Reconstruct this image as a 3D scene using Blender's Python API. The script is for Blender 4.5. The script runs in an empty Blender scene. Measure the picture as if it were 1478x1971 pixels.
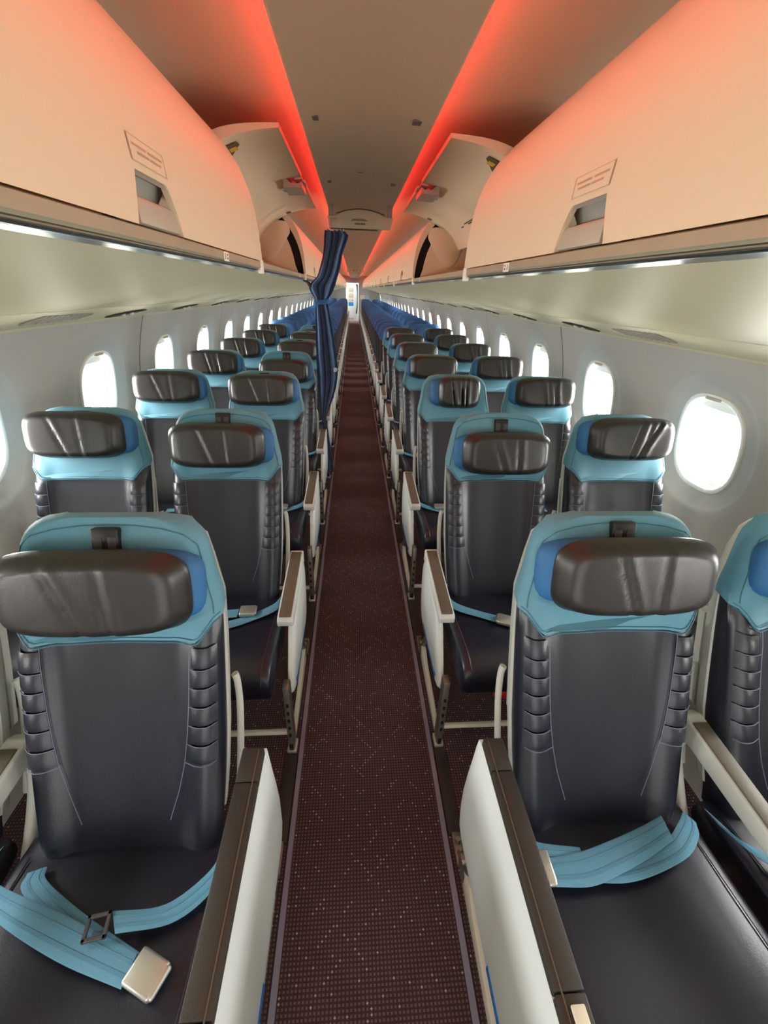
import bpy, bmesh, math, random
from mathutils import Vector, Matrix

random.seed(7)
scene = bpy.context.scene
COL = scene.collection
R = math.radians

# ------------------------------------------------------------------ camera
cam_d = bpy.data.cameras.new('camera')
cam_d.sensor_fit = 'HORIZONTAL'
cam_d.sensor_width = 36.0
cam_d.lens = 820.0 / 1478.0 * 36.0
cam_d.clip_start = 0.02
cam_d.clip_end = 200
cam = bpy.data.objects.new('camera', cam_d)
COL.objects.link(cam)
th, ps, ro = R(27.52), R(4.53), R(1.97)
fw = Vector((math.sin(ps) * math.cos(th), math.cos(ps) * math.cos(th), -math.sin(th)))
rt = Vector((math.cos(ps), -math.sin(ps), 0))
up = rt.cross(fw)
r2 = rt * math.cos(ro) + up * math.sin(ro)
u2 = -rt * math.sin(ro) + up * math.cos(ro)
m = Matrix.Identity(4)
for i in range(3):
    m[i][0], m[i][1], m[i][2] = r2[i], u2[i], -fw[i]
m.translation = Vector((-0.043, 0.0, 1.5))
cam.matrix_world = m
scene.camera = cam

# ------------------------------------------------------------------ world, daylight, exposure
SKY = 2.5
WIN_W = 16.0
LED = 105.0
world = bpy.data.worlds.new('sky')
scene.world = world
world.use_nodes = True
bg = world.node_tree.nodes['Background']
bg.inputs[0].default_value = (1.0, 0.985, 0.95, 1)
bg.inputs[1].default_value = SKY
scene.view_settings.view_transform = 'Standard'
scene.view_settings.look = 'None'
scene.view_settings.gamma = 1.0
scene.view_settings.use_curve_mapping = False
scene.view_settings.exposure = 0.0
scene.cycles.max_bounces = 8
scene.cycles.diffuse_bounces = 5
scene.cycles.use_denoising = True
scene.cycles.sample_clamp_indirect = 6.0

# window grid (28 windows on each side)
WIN_PITCH = 0.845
WIN_Y = [1.50 + WIN_PITCH * n for n in range(-2, 26)]
WIN_Z = 1.0
WSH = 0.03        # the window frames of the two sides sit slightly out of step
Y_FRONT, Y_AFT = -1.3, 23.55
_ld = bpy.data.lights.new('window_daylight', 'AREA')
_ld.shape = 'RECTANGLE'
_ld.size, _ld.size_y = 0.32, 0.30
_ld.energy = WIN_W
_ld.color = (1.0, 0.985, 0.945)
for _s in (-1, 1):
    for _y in WIN_Y:
        lo = bpy.data.objects.new('window_daylight', _ld)
        lo.location = (_s * 1.52, _y + _s * WSH, WIN_Z)
        lo.rotation_euler = (0, R(90) * _s, 0)
        COL.objects.link(lo)


# ------------------------------------------------------------------ materials
def lin(c):
    return tuple(((x / 255.0) / 12.92 if x <= 10 else (((x / 255.0) + 0.055) / 1.055) ** 2.4) for x in c)


def mat(name, rgb, rough=0.5, metal=0.0, bump=0.0, bscale=400.0, var=0.0, vscale=20.0, spec=0.5, emit=None, estr=0.0, coat=0.0, sheen=0.0):
    M = bpy.data.materials.new(name)
    M.use_nodes = True
    nt = M.node_tree
    b = nt.nodes['Principled BSDF']
    c = lin(rgb) if max(rgb) > 1.0 else rgb
    b.inputs['Base Color'].default_value = (*c, 1)
    b.inputs['Roughness'].default_value = rough
    b.inputs['Metallic'].default_value = metal
    b.inputs['Specular IOR Level'].default_value = spec
    if coat:
        b.inputs['Coat Weight'].default_value = coat
        b.inputs['Coat Roughness'].default_value = 0.25
    if sheen:
        b.inputs['Sheen Weight'].default_value = sheen
    if emit:
        b.inputs['Emission Color'].default_value = (*emit, 1)
        b.inputs['Emission Strength'].default_value = estr
    tc = nt.nodes.new('ShaderNodeTexCoord')
    if var:
        n = nt.nodes.new('ShaderNodeTexNoise')
        n.inputs['Scale'].default_value = vscale
        n.inputs['Detail'].default_value = 4
        nt.links.new(tc.outputs['Object'], n.inputs['Vector'])
        mx = nt.nodes.new('ShaderNodeMix')
        mx.data_type = 'RGBA'
        mx.inputs[6].default_value = (*[max(0, x * (1 - var)) for x in c], 1)
        mx.inputs[7].default_value = (*[min(1, x * (1 + var)) for x in c], 1)
        nt.links.new(n.outputs['Fac'], mx.inputs[0])
        nt.links.new(mx.outputs[2], b.inputs['Base Color'])
    if bump:
        n2 = nt.nodes.new('ShaderNodeTexNoise')
        n2.inputs['Scale'].default_value = bscale
        n2.inputs['Detail'].default_value = 3
        nt.links.new(tc.outputs['Object'], n2.inputs['Vector'])
        bp = nt.nodes.new('ShaderNodeBump')
        bp.inputs['Strength'].default_value = bump
        bp.inputs['Distance'].default_value = 0.002
        nt.links.new(n2.outputs['Fac'], bp.inputs['Height'])
        nt.links.new(bp.outputs['Normal'], b.inputs['Normal'])
    return M


M = {}
M['leather'] = mat('navy_leather', (21, 25, 40), 0.35, bump=0.14, bscale=420, var=0.15, vscale=9, spec=0.75)
M['leather_c'] = mat('navy_leather_cushion', (20, 23, 40), 0.36, bump=0.12, bscale=420, var=0.15, vscale=7, spec=0.7)
M['pillow'] = mat('black_leather', (38, 35, 34), 0.37, bump=0.12, bscale=450, var=0.12, vscale=12, spec=0.65)
M['ltblue'] = mat('pale_blue_cover', (90, 150, 172), 0.6, bump=0.2, bscale=500, var=0.05, sheen=0.2)
M['teal'] = mat('teal_seam', (62, 115, 135), 0.6)
M['wing'] = mat('blue_wing_fabric', (48, 110, 165), 0.6, bump=0.2, bscale=600)
M['econ'] = mat('cobalt_cover', (52, 92, 148), 0.55, bump=0.15, bscale=400, var=0.06)
M['stitch'] = mat('lilac_stitch', (116, 120, 146), 0.7)
M['belt'] = mat('belt_blue', (90, 150, 178), 0.65, bump=0.4, bscale=900, var=0.06, vscale=60)
M['chrome'] = mat('brushed_steel', (214, 212, 205), 0.30, metal=0.75)
M['steel'] = mat('dark_steel', (150, 144, 134), 0.36, metal=0.8, var=0.15, vscale=40)
M['black'] = mat('black_plastic', (24, 24, 25), 0.4)
M['shell'] = mat('white_plastic', (226, 232, 230), 0.35)
M['grey'] = mat('pale_grey_plastic', (200, 203, 196), 0.4)
M['taupe'] = mat('taupe_pad', (98, 91, 78), 0.5, bump=0.25, bscale=500)
M['lid'] = mat('dark_taupe_lid', (54, 53, 49), 0.42, bump=0.3, bscale=700)
M['ivory'] = mat('ivory_rail', (214, 208, 188), 0.4)
M['accent'] = mat('accent_blue', (40, 120, 210), 0.4)
M['cover'] = mat('track_cover', (48, 43, 41), 0.55, bump=0.2, bscale=500)
M['strip'] = mat('lavender_strip', (138, 134, 152), 0.5, var=0.06, vscale=10)
M['wall'] = mat('sidewall', (182, 180, 174), 0.55, bump=0.08, bscale=700, var=0.02, vscale=3)
M['wframe'] = mat('window_frame', (236, 236, 228), 0.4)
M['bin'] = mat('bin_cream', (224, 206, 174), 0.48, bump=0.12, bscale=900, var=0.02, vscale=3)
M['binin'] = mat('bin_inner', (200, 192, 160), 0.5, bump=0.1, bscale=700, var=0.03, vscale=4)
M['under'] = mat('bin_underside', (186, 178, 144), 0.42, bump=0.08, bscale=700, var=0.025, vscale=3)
M['psu'] = mat('service_strip', (212, 204, 172), 0.38, var=0.02)
M['ceil'] = mat('ceiling_panel', (214, 200, 174), 0.6, bump=0.1, bscale=800, var=0.02, vscale=3)
M['cove'] = mat('cove_panel', (232, 212, 182), 0.55, bump=0.08, bscale=800)
M['rail'] = mat('sill_metal', (172, 166, 142), 0.36, metal=0.25, var=0.1, vscale=14)
M['lip'] = mat('sill_lip', (205, 205, 200), 0.18, metal=1.0)
M['cup'] = mat('latch_grey', (150, 146, 134), 0.4)
M['cup2'] = mat('latch_paddle_grey', (178, 172, 154), 0.4)
M['dark'] = mat('dark_gap', (30, 26, 24), 0.7)
M['white'] = mat('white_placard', (236, 230, 212), 0.5)
M['print'] = mat('print_brown', (92, 78, 60), 0.6)
M['faint'] = mat('faint_print', (190, 150, 118), 0.6)
M['yellow'] = mat('warning_yellow', (205, 165, 40), 0.5)
M['curtain'] = mat('navy_curtain', (22, 72, 118), 0.75, bump=0.3, bscale=900, var=0.12, vscale=12, sheen=0.3)
M['tie'] = mat('curtain_tie', (30, 84, 132), 0.7)
M['button'] = mat('button_grey', (190, 200, 205), 0.45)
M['galley'] = mat('galley_white', (236, 240, 240), 0.4)
M['galley2'] = mat('galley_cream', (214, 205, 180), 0.5)
M['stick'] = mat('sticker_blue', (50, 140, 215), 0.5)
M['partition'] = mat('partition_grey', (176, 182, 184), 0.5)
M['red'] = mat('red_pouch', (190, 26, 30), 0.5)
M['latchmark'] = mat('ceiling_mark', (112, 104, 94), 0.5)
M['weave'] = mat('belt_weave', (83, 141, 169), 0.7, bump=0.4, bscale=900)
M['econshade'] = mat('econ_shade_line', (24, 44, 78), 0.6)  # dark navy for the shade drawn around economy headrests
M['clip'] = mat('clip_grey', (66, 66, 68), 0.4)
M['highlight'] = mat('highlight_taupe', (88, 84, 76), 0.4)
M['led'] = mat('red_led', (0.8, 0.05, 0.03), 0.5, emit=(1.0, 0.012, 0.010), estr=LED)


def carpet():
    Mt = bpy.data.materials.new('carpet')
    Mt.use_nodes = True
    nt = Mt.node_tree
    b = nt.nodes['Principled BSDF']
    b.inputs['Roughness'].default_value = 0.95
    b.inputs['Specular IOR Level'].default_value = 0.15
    b.inputs['Sheen Weight'].default_value = 0.7
    b.inputs['Sheen Roughness'].default_value = 0.4
    b.inputs['Sheen Tint'].default_value = (*lin((190, 140, 130)), 1)
    tc = nt.nodes.new('ShaderNodeTexCoord')
    sep = nt.nodes.new('ShaderNodeSeparateXYZ')
    nt.links.new(tc.outputs['Object'], sep.inputs[0])

    def math_(op, a, bb=None, c=None):
        n = nt.nodes.new('ShaderNodeMath')
        n.operation = op
        for i, v in enumerate((a, bb, c)):
            if v is None:
                continue
            if isinstance(v, (int, float)):
                n.inputs[i].default_value = v
            else:
                nt.links.new(v, n.inputs[i])
        return n.outputs[0]
    P = 0.0095
    gx = math_('DIVIDE', sep.outputs[0], P)
    gy = math_('DIVIDE', sep.outputs[1], P)
    fx = math_('ABSOLUTE', math_('SUBTRACT', math_('FRACT', gx), 0.5))
    fy = math_('ABSOLUTE', math_('SUBTRACT', math_('FRACT', gy), 0.5))
    d = math_('MAXIMUM', fx, fy)
    dot = math_('LESS_THAN', d, 0.27)          # small square loop
    ix = math_('FLOOR', gx)
    iy = math_('FLOOR', gy)
    # sparse pale specks on a diagonal lattice, gated by noise
    s1 = math_('LESS_THAN', math_('FLOORED_MODULO', math_('ADD', ix, iy), 7.0), 0.5)
    s2 = math_('LESS_THAN', math_('FLOORED_MODULO', math_('SUBTRACT', ix, math_('MULTIPLY', iy, 1.0)), 9.0), 0.5)
    lat = math_('MAXIMUM', s1, s2)
    cmb = nt.nodes.new('ShaderNodeCombineXYZ')
    nt.links.new(ix, cmb.inputs[0])
    nt.links.new(iy, cmb.inputs[1])
    wn = nt.nodes.new('ShaderNodeTexWhiteNoise')
    nt.links.new(cmb.outputs[0], wn.inputs['Vector'])
    gate = math_('GREATER_THAN', wn.outputs['Value'], 0.70)
    sp = math_('MULTIPLY', math_('MULTIPLY', lat, gate), math_('LESS_THAN', math_('MULTIPLY', fx, fy), 0.012))
    sp = math_('MULTIPLY', sp, math_('LESS_THAN', d, 0.36))
    m1 = nt.nodes.new('ShaderNodeMix')
    m1.data_type = 'RGBA'
    m1.inputs[6].default_value = (*lin((64, 48, 50)), 1)
    m1.inputs[7].default_value = (*lin((106, 83, 83)), 1)
    nt.links.new(dot, m1.inputs[0])
    m2 = nt.nodes.new('ShaderNodeMix')
    m2.data_type = 'RGBA'
    m2.inputs[7].default_value = (*lin((184, 164, 160)), 1)
    nt.links.new(sp, m2.inputs[0])
    nt.links.new(m1.outputs[2], m2.inputs[6])
    nt.links.new(m2.outputs[2], b.inputs['Base Color'])
    bp = nt.nodes.new('ShaderNodeBump')
    bp.inputs['Strength'].default_value = 0.4
    bp.inputs['Distance'].default_value = 0.003
    nt.links.new(dot, bp.inputs['Height'])
    nt.links.new(bp.outputs['Normal'], b.inputs['Normal'])
    return Mt


M['carpet'] = carpet()


def pane_mat():
    Mt = bpy.data.materials.new('window_pane')
    Mt.use_nodes = True
    nt = Mt.node_tree
    nt.nodes.remove(nt.nodes['Principled BSDF'])
    out = nt.nodes['Material Output']
    t = nt.nodes.new('ShaderNodeBsdfTransparent')
    g = nt.nodes.new('ShaderNodeBsdfGlossy')
    g.inputs['Roughness'].default_value = 0.05
    mx = nt.nodes.new('ShaderNodeMixShader')
    mx.inputs[0].default_value = 0.06
    nt.links.new(t.outputs[0], mx.inputs[1])
    nt.links.new(g.outputs[0], mx.inputs[2])
    nt.links.new(mx.outputs[0], out.inputs[0])
    return Mt


M['pane'] = pane_mat()


# ------------------------------------------------------------------ mesh helpers
class G:
    def __init__(self):
        self.v, self.f = [], []

    def add(self, V, F):
        o = len(self.v)
        self.v += [tuple(p) for p in V]
        self.f += [tuple(i + o for i in q) for q in F]
        return self

    def from_bm(self, bm):
        bm.verts.index_update()
        self.add([v.co.copy() for v in bm.verts], [[v.index for v in f.verts] for f in bm.faces])
        bm.free()
        return self

    def rbox(self, c, s, r=0.004, seg=2, rot=None):
        bm = bmesh.new()
        bmesh.ops.create_cube(bm, size=1.0)
        for v in bm.verts:
            v.co = Vector((v.co.x * s[0], v.co.y * s[1], v.co.z * s[2]))
        if r > 0:
            bmesh.ops.bevel(bm, geom=bm.edges[:], offset=min(r, min(s) * 0.49), segments=seg, profile=0.5, affect='EDGES')
        for v in bm.verts:
            if rot is not None:
                v.co = rot @ v.co
            v.co += Vector(c)
        return self.from_bm(bm)

    def prism(self, poly, axis, a, b, bev=0.0, seg=2):
        """closed 2-D polygon extruded along an axis: axis x -> (y,z), y -> (x,z), z -> (x,y)"""
        bm = bmesh.new()

        def P(p, t):
            return {'x': (t, p[0], p[1]), 'y': (p[0], t, p[1]), 'z': (p[0], p[1], t)}[axis]
        A = [bm.verts.new(P(p, a)) for p in poly]
        B = [bm.verts.new(P(p, b)) for p in poly]
        n = len(poly)
        bm.faces.new(A)
        bm.faces.new(B[::-1])
        for i in range(n):
            bm.faces.new((A[i], B[i], B[(i + 1) % n], A[(i + 1) % n]))
        bmesh.ops.recalc_face_normals(bm, faces=bm.faces[:])
        if bev:
            ed = [e for e in bm.edges if len(e.link_faces) == 2 and e.calc_face_angle(0) > 0.5]
            bmesh.ops.bevel(bm, geom=ed, offset=bev, segments=seg, profile=0.5, affect='EDGES', clamp_overlap=True)
        return self.from_bm(bm)

    def tube(self, pts, r, n=8, caps=True, flat=1.0):
        pts = [Vector(p) for p in pts]
        rings = []
        prev = None
        for i, p in enumerate(pts):
            d = (pts[min(i + 1, len(pts) - 1)] - pts[max(i - 1, 0)]).normalized()
            if prev is None:
                ref = Vector((0, 0, 1)) if abs(d.z) < 0.9 else Vector((1, 0, 0))
                a = d.cross(ref).normalized()
            else:
                a = (prev - d * prev.dot(d)).normalized()
            prev = a
            b = d.cross(a)
            rr = r[i] if isinstance(r, (list, tuple)) else r
            rings.append([p + a * math.cos(2 * math.pi * k / n) * rr + b * math.sin(2 * math.pi * k / n) * rr * flat for k in range(n)])
        return self.loft(rings, cap=caps)

    def loft(self, rings, cap=True, close=True):
        n = len(rings[0])
        V = [p for r in rings for p in r]
        F = []
        for i in range(len(rings) - 1):
            for k in range(n if close else n - 1):
                k2 = (k + 1) % n
                F.append((i * n + k, i * n + k2, (i + 1) * n + k2, (i + 1) * n + k))
        if cap:
            F.append(tuple(range(n))[::-1])
            F.append(tuple((len(rings) - 1) * n + k for k in range(n)))
        return self.add(V, F)

    def grid(self, fn, nu, nv, two=0.0):
        V, F = [], []
        for j in range(nv + 1):
            for i in range(nu + 1):
                V.append(fn(i / nu, j / nv))
        w = nu + 1
        for j in range(nv):
            for i in range(nu):
                F.append((j * w + i, j * w + i + 1, (j + 1) * w + i + 1, (j + 1) * w + i))
        return self.add(V, F)

    def strip(self, A, B, t=0.0025, sub=6):
        """webbing between two edge lines with a little thickness"""
        A = catmull(A, sub)
        B = catmull(B, sub)
        rings = []
        for i, (a, b) in enumerate(zip(A, B)):
            j = min(i + 1, len(A) - 1)
            i0 = max(i - 1, 0)
            d = (A[j] - A[i0])
            nrm = (b - a).cross(d)
            nrm = nrm.normalized() * t * 0.5 if nrm.length > 1e-9 else Vector((0, 0, t * 0.5))
            e = (b - a) * 0.06
            rings.append([a + nrm + e, b + nrm - e, b, b - nrm - e, a - nrm + e, a])
        return self.loft(rings)

    def mesh(self, name, mt, ang=35, recalc=True):
        me = bpy.data.meshes.new(name)
        me.from_pydata(self.v, [], self.f)
        if recalc:
            bm = bmesh.new()
            bm.from_mesh(me)
            bmesh.ops.recalc_face_normals(bm, faces=bm.faces[:])
            bm.to_mesh(me)
            bm.free()
        me.polygons.foreach_set('use_smooth', [True] * len(me.polygons))
        me.set_sharp_from_angle(angle=R(ang))
        me.materials.append(mt)
        me.update()
        return me


def catmull(P, sub):
    P = [Vector(p) for p in P]
    if len(P) < 3:
        return [P[0].lerp(P[1], t / sub) for t in range(sub + 1)]
    out = []
    for i in range(len(P) - 1):
        p0 = P[i - 1] if i else P[0] * 2 - P[1]
        p1, p2 = P[i], P[i + 1]
        p3 = P[i + 2] if i + 2 < len(P) else P[-1] * 2 - P[-2]
        for k in range(sub):
            t = k / sub
            out.append(0.5 * ((2 * p1) + (p2 - p0) * t + (2 * p0 - 5 * p1 + 4 * p2 - p3) * t * t + (3 * p1 - p0 - 3 * p2 + p3) * t ** 3))
    out.append(P[-1])
    return out


def interp(tab, x):
    if x <= tab[0][0]:
        return tab[0][1]
    for (a, fa), (b, fb) in zip(tab, tab[1:]):
        if x <= b:
            t = (x - a) / (b - a)
            return fa + (fb - fa) * t
    return tab[-1][1]


def smooth_tab(tab, n=6):
    """smoothed version of a (x,y) table"""
    pts = catmull([(x, y, 0) for x, y in tab], n)
    return [(p.x, p.y) for p in pts]


def sstep(a, b, x):
    t = max(0.0, min(1.0, (x - a) / (b - a)))
    return t * t * (3 - 2 * t)


def obj(name, me, parent=None, loc=(0, 0, 0), rot=(0, 0, 0)):
    o = bpy.data.objects.new(name, me)
    COL.objects.link(o)
    o.location = loc
    o.rotation_euler = rot
    if parent:
        o.parent = parent
    return o


def tag(o, label, cat, group=None, kind=None):
    o['label'] = label
    if cat:
        o['category'] = cat
    if group:
        o['group'] = group
    if kind:
        o['kind'] = kind
    return o


def empty(name, loc=(0, 0, 0)):
    o = bpy.data.objects.new(name, None)
    o.empty_display_size = 0.05
    COL.objects.link(o)
    o.location = loc
    return o


def struct(name, me, label=None, loc=(0, 0, 0)):
    o = obj(name, me, None, loc)
    o['kind'] = 'structure'
    if label:
        o['label'] = label
    return o


ORD = ['first', 'second', 'third', 'fourth', 'fifth', 'sixth', 'seventh', 'eighth', 'ninth', 'tenth', 'eleventh', 'twelfth',
       'thirteenth', 'fourteenth', 'fifteenth', 'sixteenth', 'seventeenth', 'eighteenth', 'nineteenth', 'twentieth',
       'twenty-first', 'twenty-second', 'twenty-third', 'twenty-fourth', 'twenty-fifth', 'twenty-sixth', 'twenty-seventh',
       'twenty-eighth', 'twenty-ninth', 'thirtieth']
SIDE = {-1: 'on the curtain side', 1: 'on the side without curtain'}

# ================================================================== structure
L0, L1 = Y_FRONT, Y_AFT
# floor
floor = struct('floor', G().rbox((0, (L0 + L1) / 2 + 1.0, -0.02), (2.5, L1 - L0 + 2.0, 0.04), 0).mesh('floor', M['carpet']),
               'dark brown speckled carpet along the cabin aisle')

# side walls: lower band + one panel per window
WALLX = smooth_tab([(-0.05, 1.10), (0.15, 1.19), (0.35, 1.275), (0.60, 1.33), (0.80, 1.345), (1.05, 1.315), (1.20, 1.28), (1.335, 1.235), (1.42, 1.20)])
HULL = [(1.235, 1.33), (1.20, 1.42), (1.12, 1.60), (0.99, 1.80), (0.82, 1.98), (0.6, 2.12), (0.35, 2.19), (0.0, 2.21)]


def wx(z):
    return interp(WALLX, z)


Z_BAND = 0.70
Z_TOP = 1.345


def wall_module():
    g = G()
    H = WIN_PITCH / 2
    zl, zt = Z_BAND - WIN_Z, Z_TOP - WIN_Z
    ang = [2 * math.pi * k / 40 for k in range(40)] + [math.atan2(z, y) % (2 * math.pi) for y in (-H, H) for z in (zl, zt)]
    ang = sorted(set(round(a, 5) for a in ang))

    def sup(a, ay, az, n=2.7):
        c, s = math.cos(a), math.sin(a)
        k = (abs(c / ay) ** n + abs(s / az) ** n) ** (-1 / n)
        return c * k, s * k

    def rect(a):
        c, s = math.cos(a), math.sin(a)
        k = min(H / abs(c) if abs(c) > 1e-6 else 9, (zt / s) if s > 1e-6 else ((zl / s) if s < -1e-6 else 9))
        return c * k, s * k

    def ring(f, d):
        out = []
        for a in ang:
            y, z = f(a)
            out.append((wx(WIN_Z + z) + d, y, WIN_Z + z))
        return out

    def between(t):
        def f(a):
            p, q = rect(a), sup(a, 0.255, 0.262, 2.3)
            return p[0] + (q[0] - p[0]) * t, p[1] + (q[1] - p[1]) * t
        return f
    rings = [ring(rect, 0), ring(between(0.35), 0), ring(between(0.7), 0), ring(between(1.0), 0),
             ring(lambda a: sup(a, 0.247, 0.255, 2.3), 0.004), ring(lambda a: sup(a, 0.225, 0.238, 2.4), 0.013),
             ring(lambda a: sup(a, 0.195, 0.214, 2.5), 0.021), ring(lambda a: sup(a, 0.168, 0.190), 0.024)]
    g.loft(rings, cap=False)
    fr = G()
    fr.loft([ring(lambda a: sup(a, 0.169, 0.191), 0.026), ring(lambda a: sup(a, 0.167, 0.189), 0.017), ring(lambda a: sup(a, 0.161, 0.182), 0.015),
             ring(lambda a: sup(a, 0.154, 0.173), 0.019), ring(lambda a: sup(a, 0.150, 0.168), 0.034),
             ring(lambda a: sup(a, 0.147, 0.164), 0.056), ring(lambda a: sup(a, 0.140, 0.156), 0.060),
             ring(lambda a: sup(a, 0.139, 0.155), 0.085), ring(lambda a: sup(a, 0.133, 0.149), 0.088), ring(lambda a: sup(a, 0.132, 0.148), 0.13)], cap=False)
    sh = G()   # shade handle tucked at the top of the opening
    sh.rbox((wx(WIN_Z + 0.176) + 0.016, 0, WIN_Z + 0.174), (0.010, 0.075, 0.012), 0.003)
    lip = G()
    lip.rbox((wx(WIN_Z + 0.145) + 0.066, 0, WIN_Z + 0.142), (0.008, 0.20, 0.030), 0.003)
    pa = G()
    pts = [(wx(WIN_Z + z) + 0.072, y, WIN_Z + z) for y, z in (sup(a, 0.1395, 0.1555) for a in ang)]
    pa.add(pts, [tuple(range(len(pts)))])
    return g, fr, sh, lip, pa


def mirror_g(g):
    h = G()
    h.v = [(-x, y, z) for x, y, z in g.v]
    h.f = [q[::-1] for q in g.f]
    return h


wm = wall_module()
JOINT = G().rbox((0, 0, 0), (0.003, 0.004, 0.60), 0)
for s, nm in ((-1, 'left'), (1, 'right')):
    g = G()
    zs = [-0.04, 0.1, 0.22, 0.34, 0.46, 0.58, Z_BAND]
    ys = [L0, L1]
    g.loft([[(s * wx(z), y, z) for z in zs] for y in ys], cap=False, close=False)
    y0, y1 = WIN_Y[0] - WIN_PITCH / 2 + s * WSH, WIN_Y[-1] + WIN_PITCH / 2 + s * WSH
    zz = [Z_BAND, 0.85, 1.0, 1.15, 1.25, Z_TOP]
    for a, b in ((L0, y0), (y1, L1)):
        if b - a > 0.001:
            g.loft([[(s * wx(z), y, z) for z in zz] for y in (a, b)], cap=False, close=False)
    w = struct('wall_' + nm, g.mesh('wall_' + nm, M['wall']), 'pale grey cabin sidewall ' + SIDE[s])
    ms = [x if s > 0 else mirror_g(x) for x in wm]
    me = [ms[0].mesh('wall_panel', M['wall'], 50), ms[1].mesh('window_frame', M['wframe'], 50), ms[2].mesh('shade_handle', M['cup2']),
          ms[3].mesh('shade_edge', M['wframe']), ms[4].mesh('pane', M['pane'], recalc=False)]
    jm = G()
    jz = [Z_BAND + (Z_TOP - Z_BAND) * k / 8 for k in range(9)]
    jm.loft([[(s * (wx(z) - 0.0012), dy, z) for z in jz] for dy in (-0.0025, 0.0025)], cap=False, close=False)
    jme = jm.mesh('panel_joint', M['dark'])
    for i, y in enumerate(WIN_Y):
        obj('wall_panel', me[0], w, (0, y + s * WSH, 0))
        if i % 2 == 1:
            obj('panel_joint', jme, w, (0, y + s * WSH + WIN_PITCH / 2, 0))
        n = i + 1 + (0 if s < 0 else len(WIN_Y))
        wr = empty('window_%d' % n, (0, y + s * WSH, 0))
        wr['kind'] = 'structure'
        wr['label'] = '%s oval cabin window from the front bulkhead %s' % (ORD[i], SIDE[s])
        for nm2, mm in (('window_frame', me[1]), ('shade_handle', me[2]), ('shade_edge', me[3]), ('pane', me[4])):
            obj(nm2, mm, wr)

# ceiling: arched centre panel, coves, roof liner
g = G()
CE = 0.205
prof = [(-CE, 1.955), (-CE + 0.006, 1.952)] + [(x, 1.955 + 0.022 * (1 - (x / CE) ** 2)) for x in (-0.15, -0.1, -0.05, 0, 0.05, 0.1, 0.15)] + [(CE - 0.006, 1.952), (CE, 1.955)]
back = [(CE, 1.9775), (CE - 0.004, 1.9775), (CE - 0.005, 1.966), (0.1, 1.985), (0, 1.99), (-0.1, 1.985), (-CE + 0.005, 1.966), (-CE + 0.004, 1.9775), (-CE, 1.9775)]  # unseen upturned edge flanges added to shield the light of the strips
g.prism(prof + back, 'y', L0, L1, 0)
ceiling = struct('ceiling', g.mesh('ceiling', M['ceil']), 'taupe arched centre ceiling panel above the aisle')
for s in (-1, 1):
    g = G()
    cv = smooth_tab([(0.165, 1.998), (0.20, 2.004), (0.235, 2.018), (0.30, 2.040), (0.42, 2.060), (0.55, 2.068), (0.66, 2.05), (0.74, 2.0)], 4)
    top = [(x, z + 0.012) for x, z in cv][::-1]
    g.prism([(s * x, z) for x, z in cv + top], 'y', L0, L1, 0)
    obj('cove_panel', g.mesh('cove_panel', M['cove']), ceiling)
g = G()
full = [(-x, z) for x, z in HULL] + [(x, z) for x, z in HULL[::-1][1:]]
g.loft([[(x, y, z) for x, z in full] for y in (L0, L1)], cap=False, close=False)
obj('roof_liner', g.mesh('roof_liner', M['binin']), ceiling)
g = G().rbox((0, 0, 0), (0.028, 0.040, 0.004), 0.001)
mk = g.mesh('ceiling_latch', M['latchmark'])
for x, y in ((-0.165, 1.73), (0.155, 1.72), (-0.165, 2.61), (0.155, 2.61)):
    obj('ceiling_latch', mk, ceiling, (x, y, 1.9622))
obj('ceiling_slot', G().rbox((0, 0, 0), (0.026, 0.006, 0.003), 0.001).mesh('ceiling_slot', M['latchmark']), ceiling, (-0.012, 2.47, 1.9765))

# red light strips lying on the ceiling panel edges
for s in (-1, 1):
    g = G().rbox((s * 0.1915, (L0 + L1) / 2, 1.9715), (0.010, L1 - L0 - 0.1, 0.006), 0.002)
    tag(obj('light_strip', g.mesh('light_strip', M['led'])), 'glowing red light strip along the ceiling edge ' + SIDE[s], 'light strip', 'red cove light strips')

# floor edge strips, seat track covers are made with the rows
for i, s in enumerate((-1, 1)):
    g = G()
    g.prism([(s * 0.2285, 0.0), (s * 0.2305, 0.006), (s * 0.2435, 0.006), (s * 0.2455, 0.0)], 'y', L0, L1)
    struct('trim_%d' % (i + 1), g.mesh('floor_strip', M['strip']), 'lavender plastic edging strip along the aisle carpet ' + SIDE[s])

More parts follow.
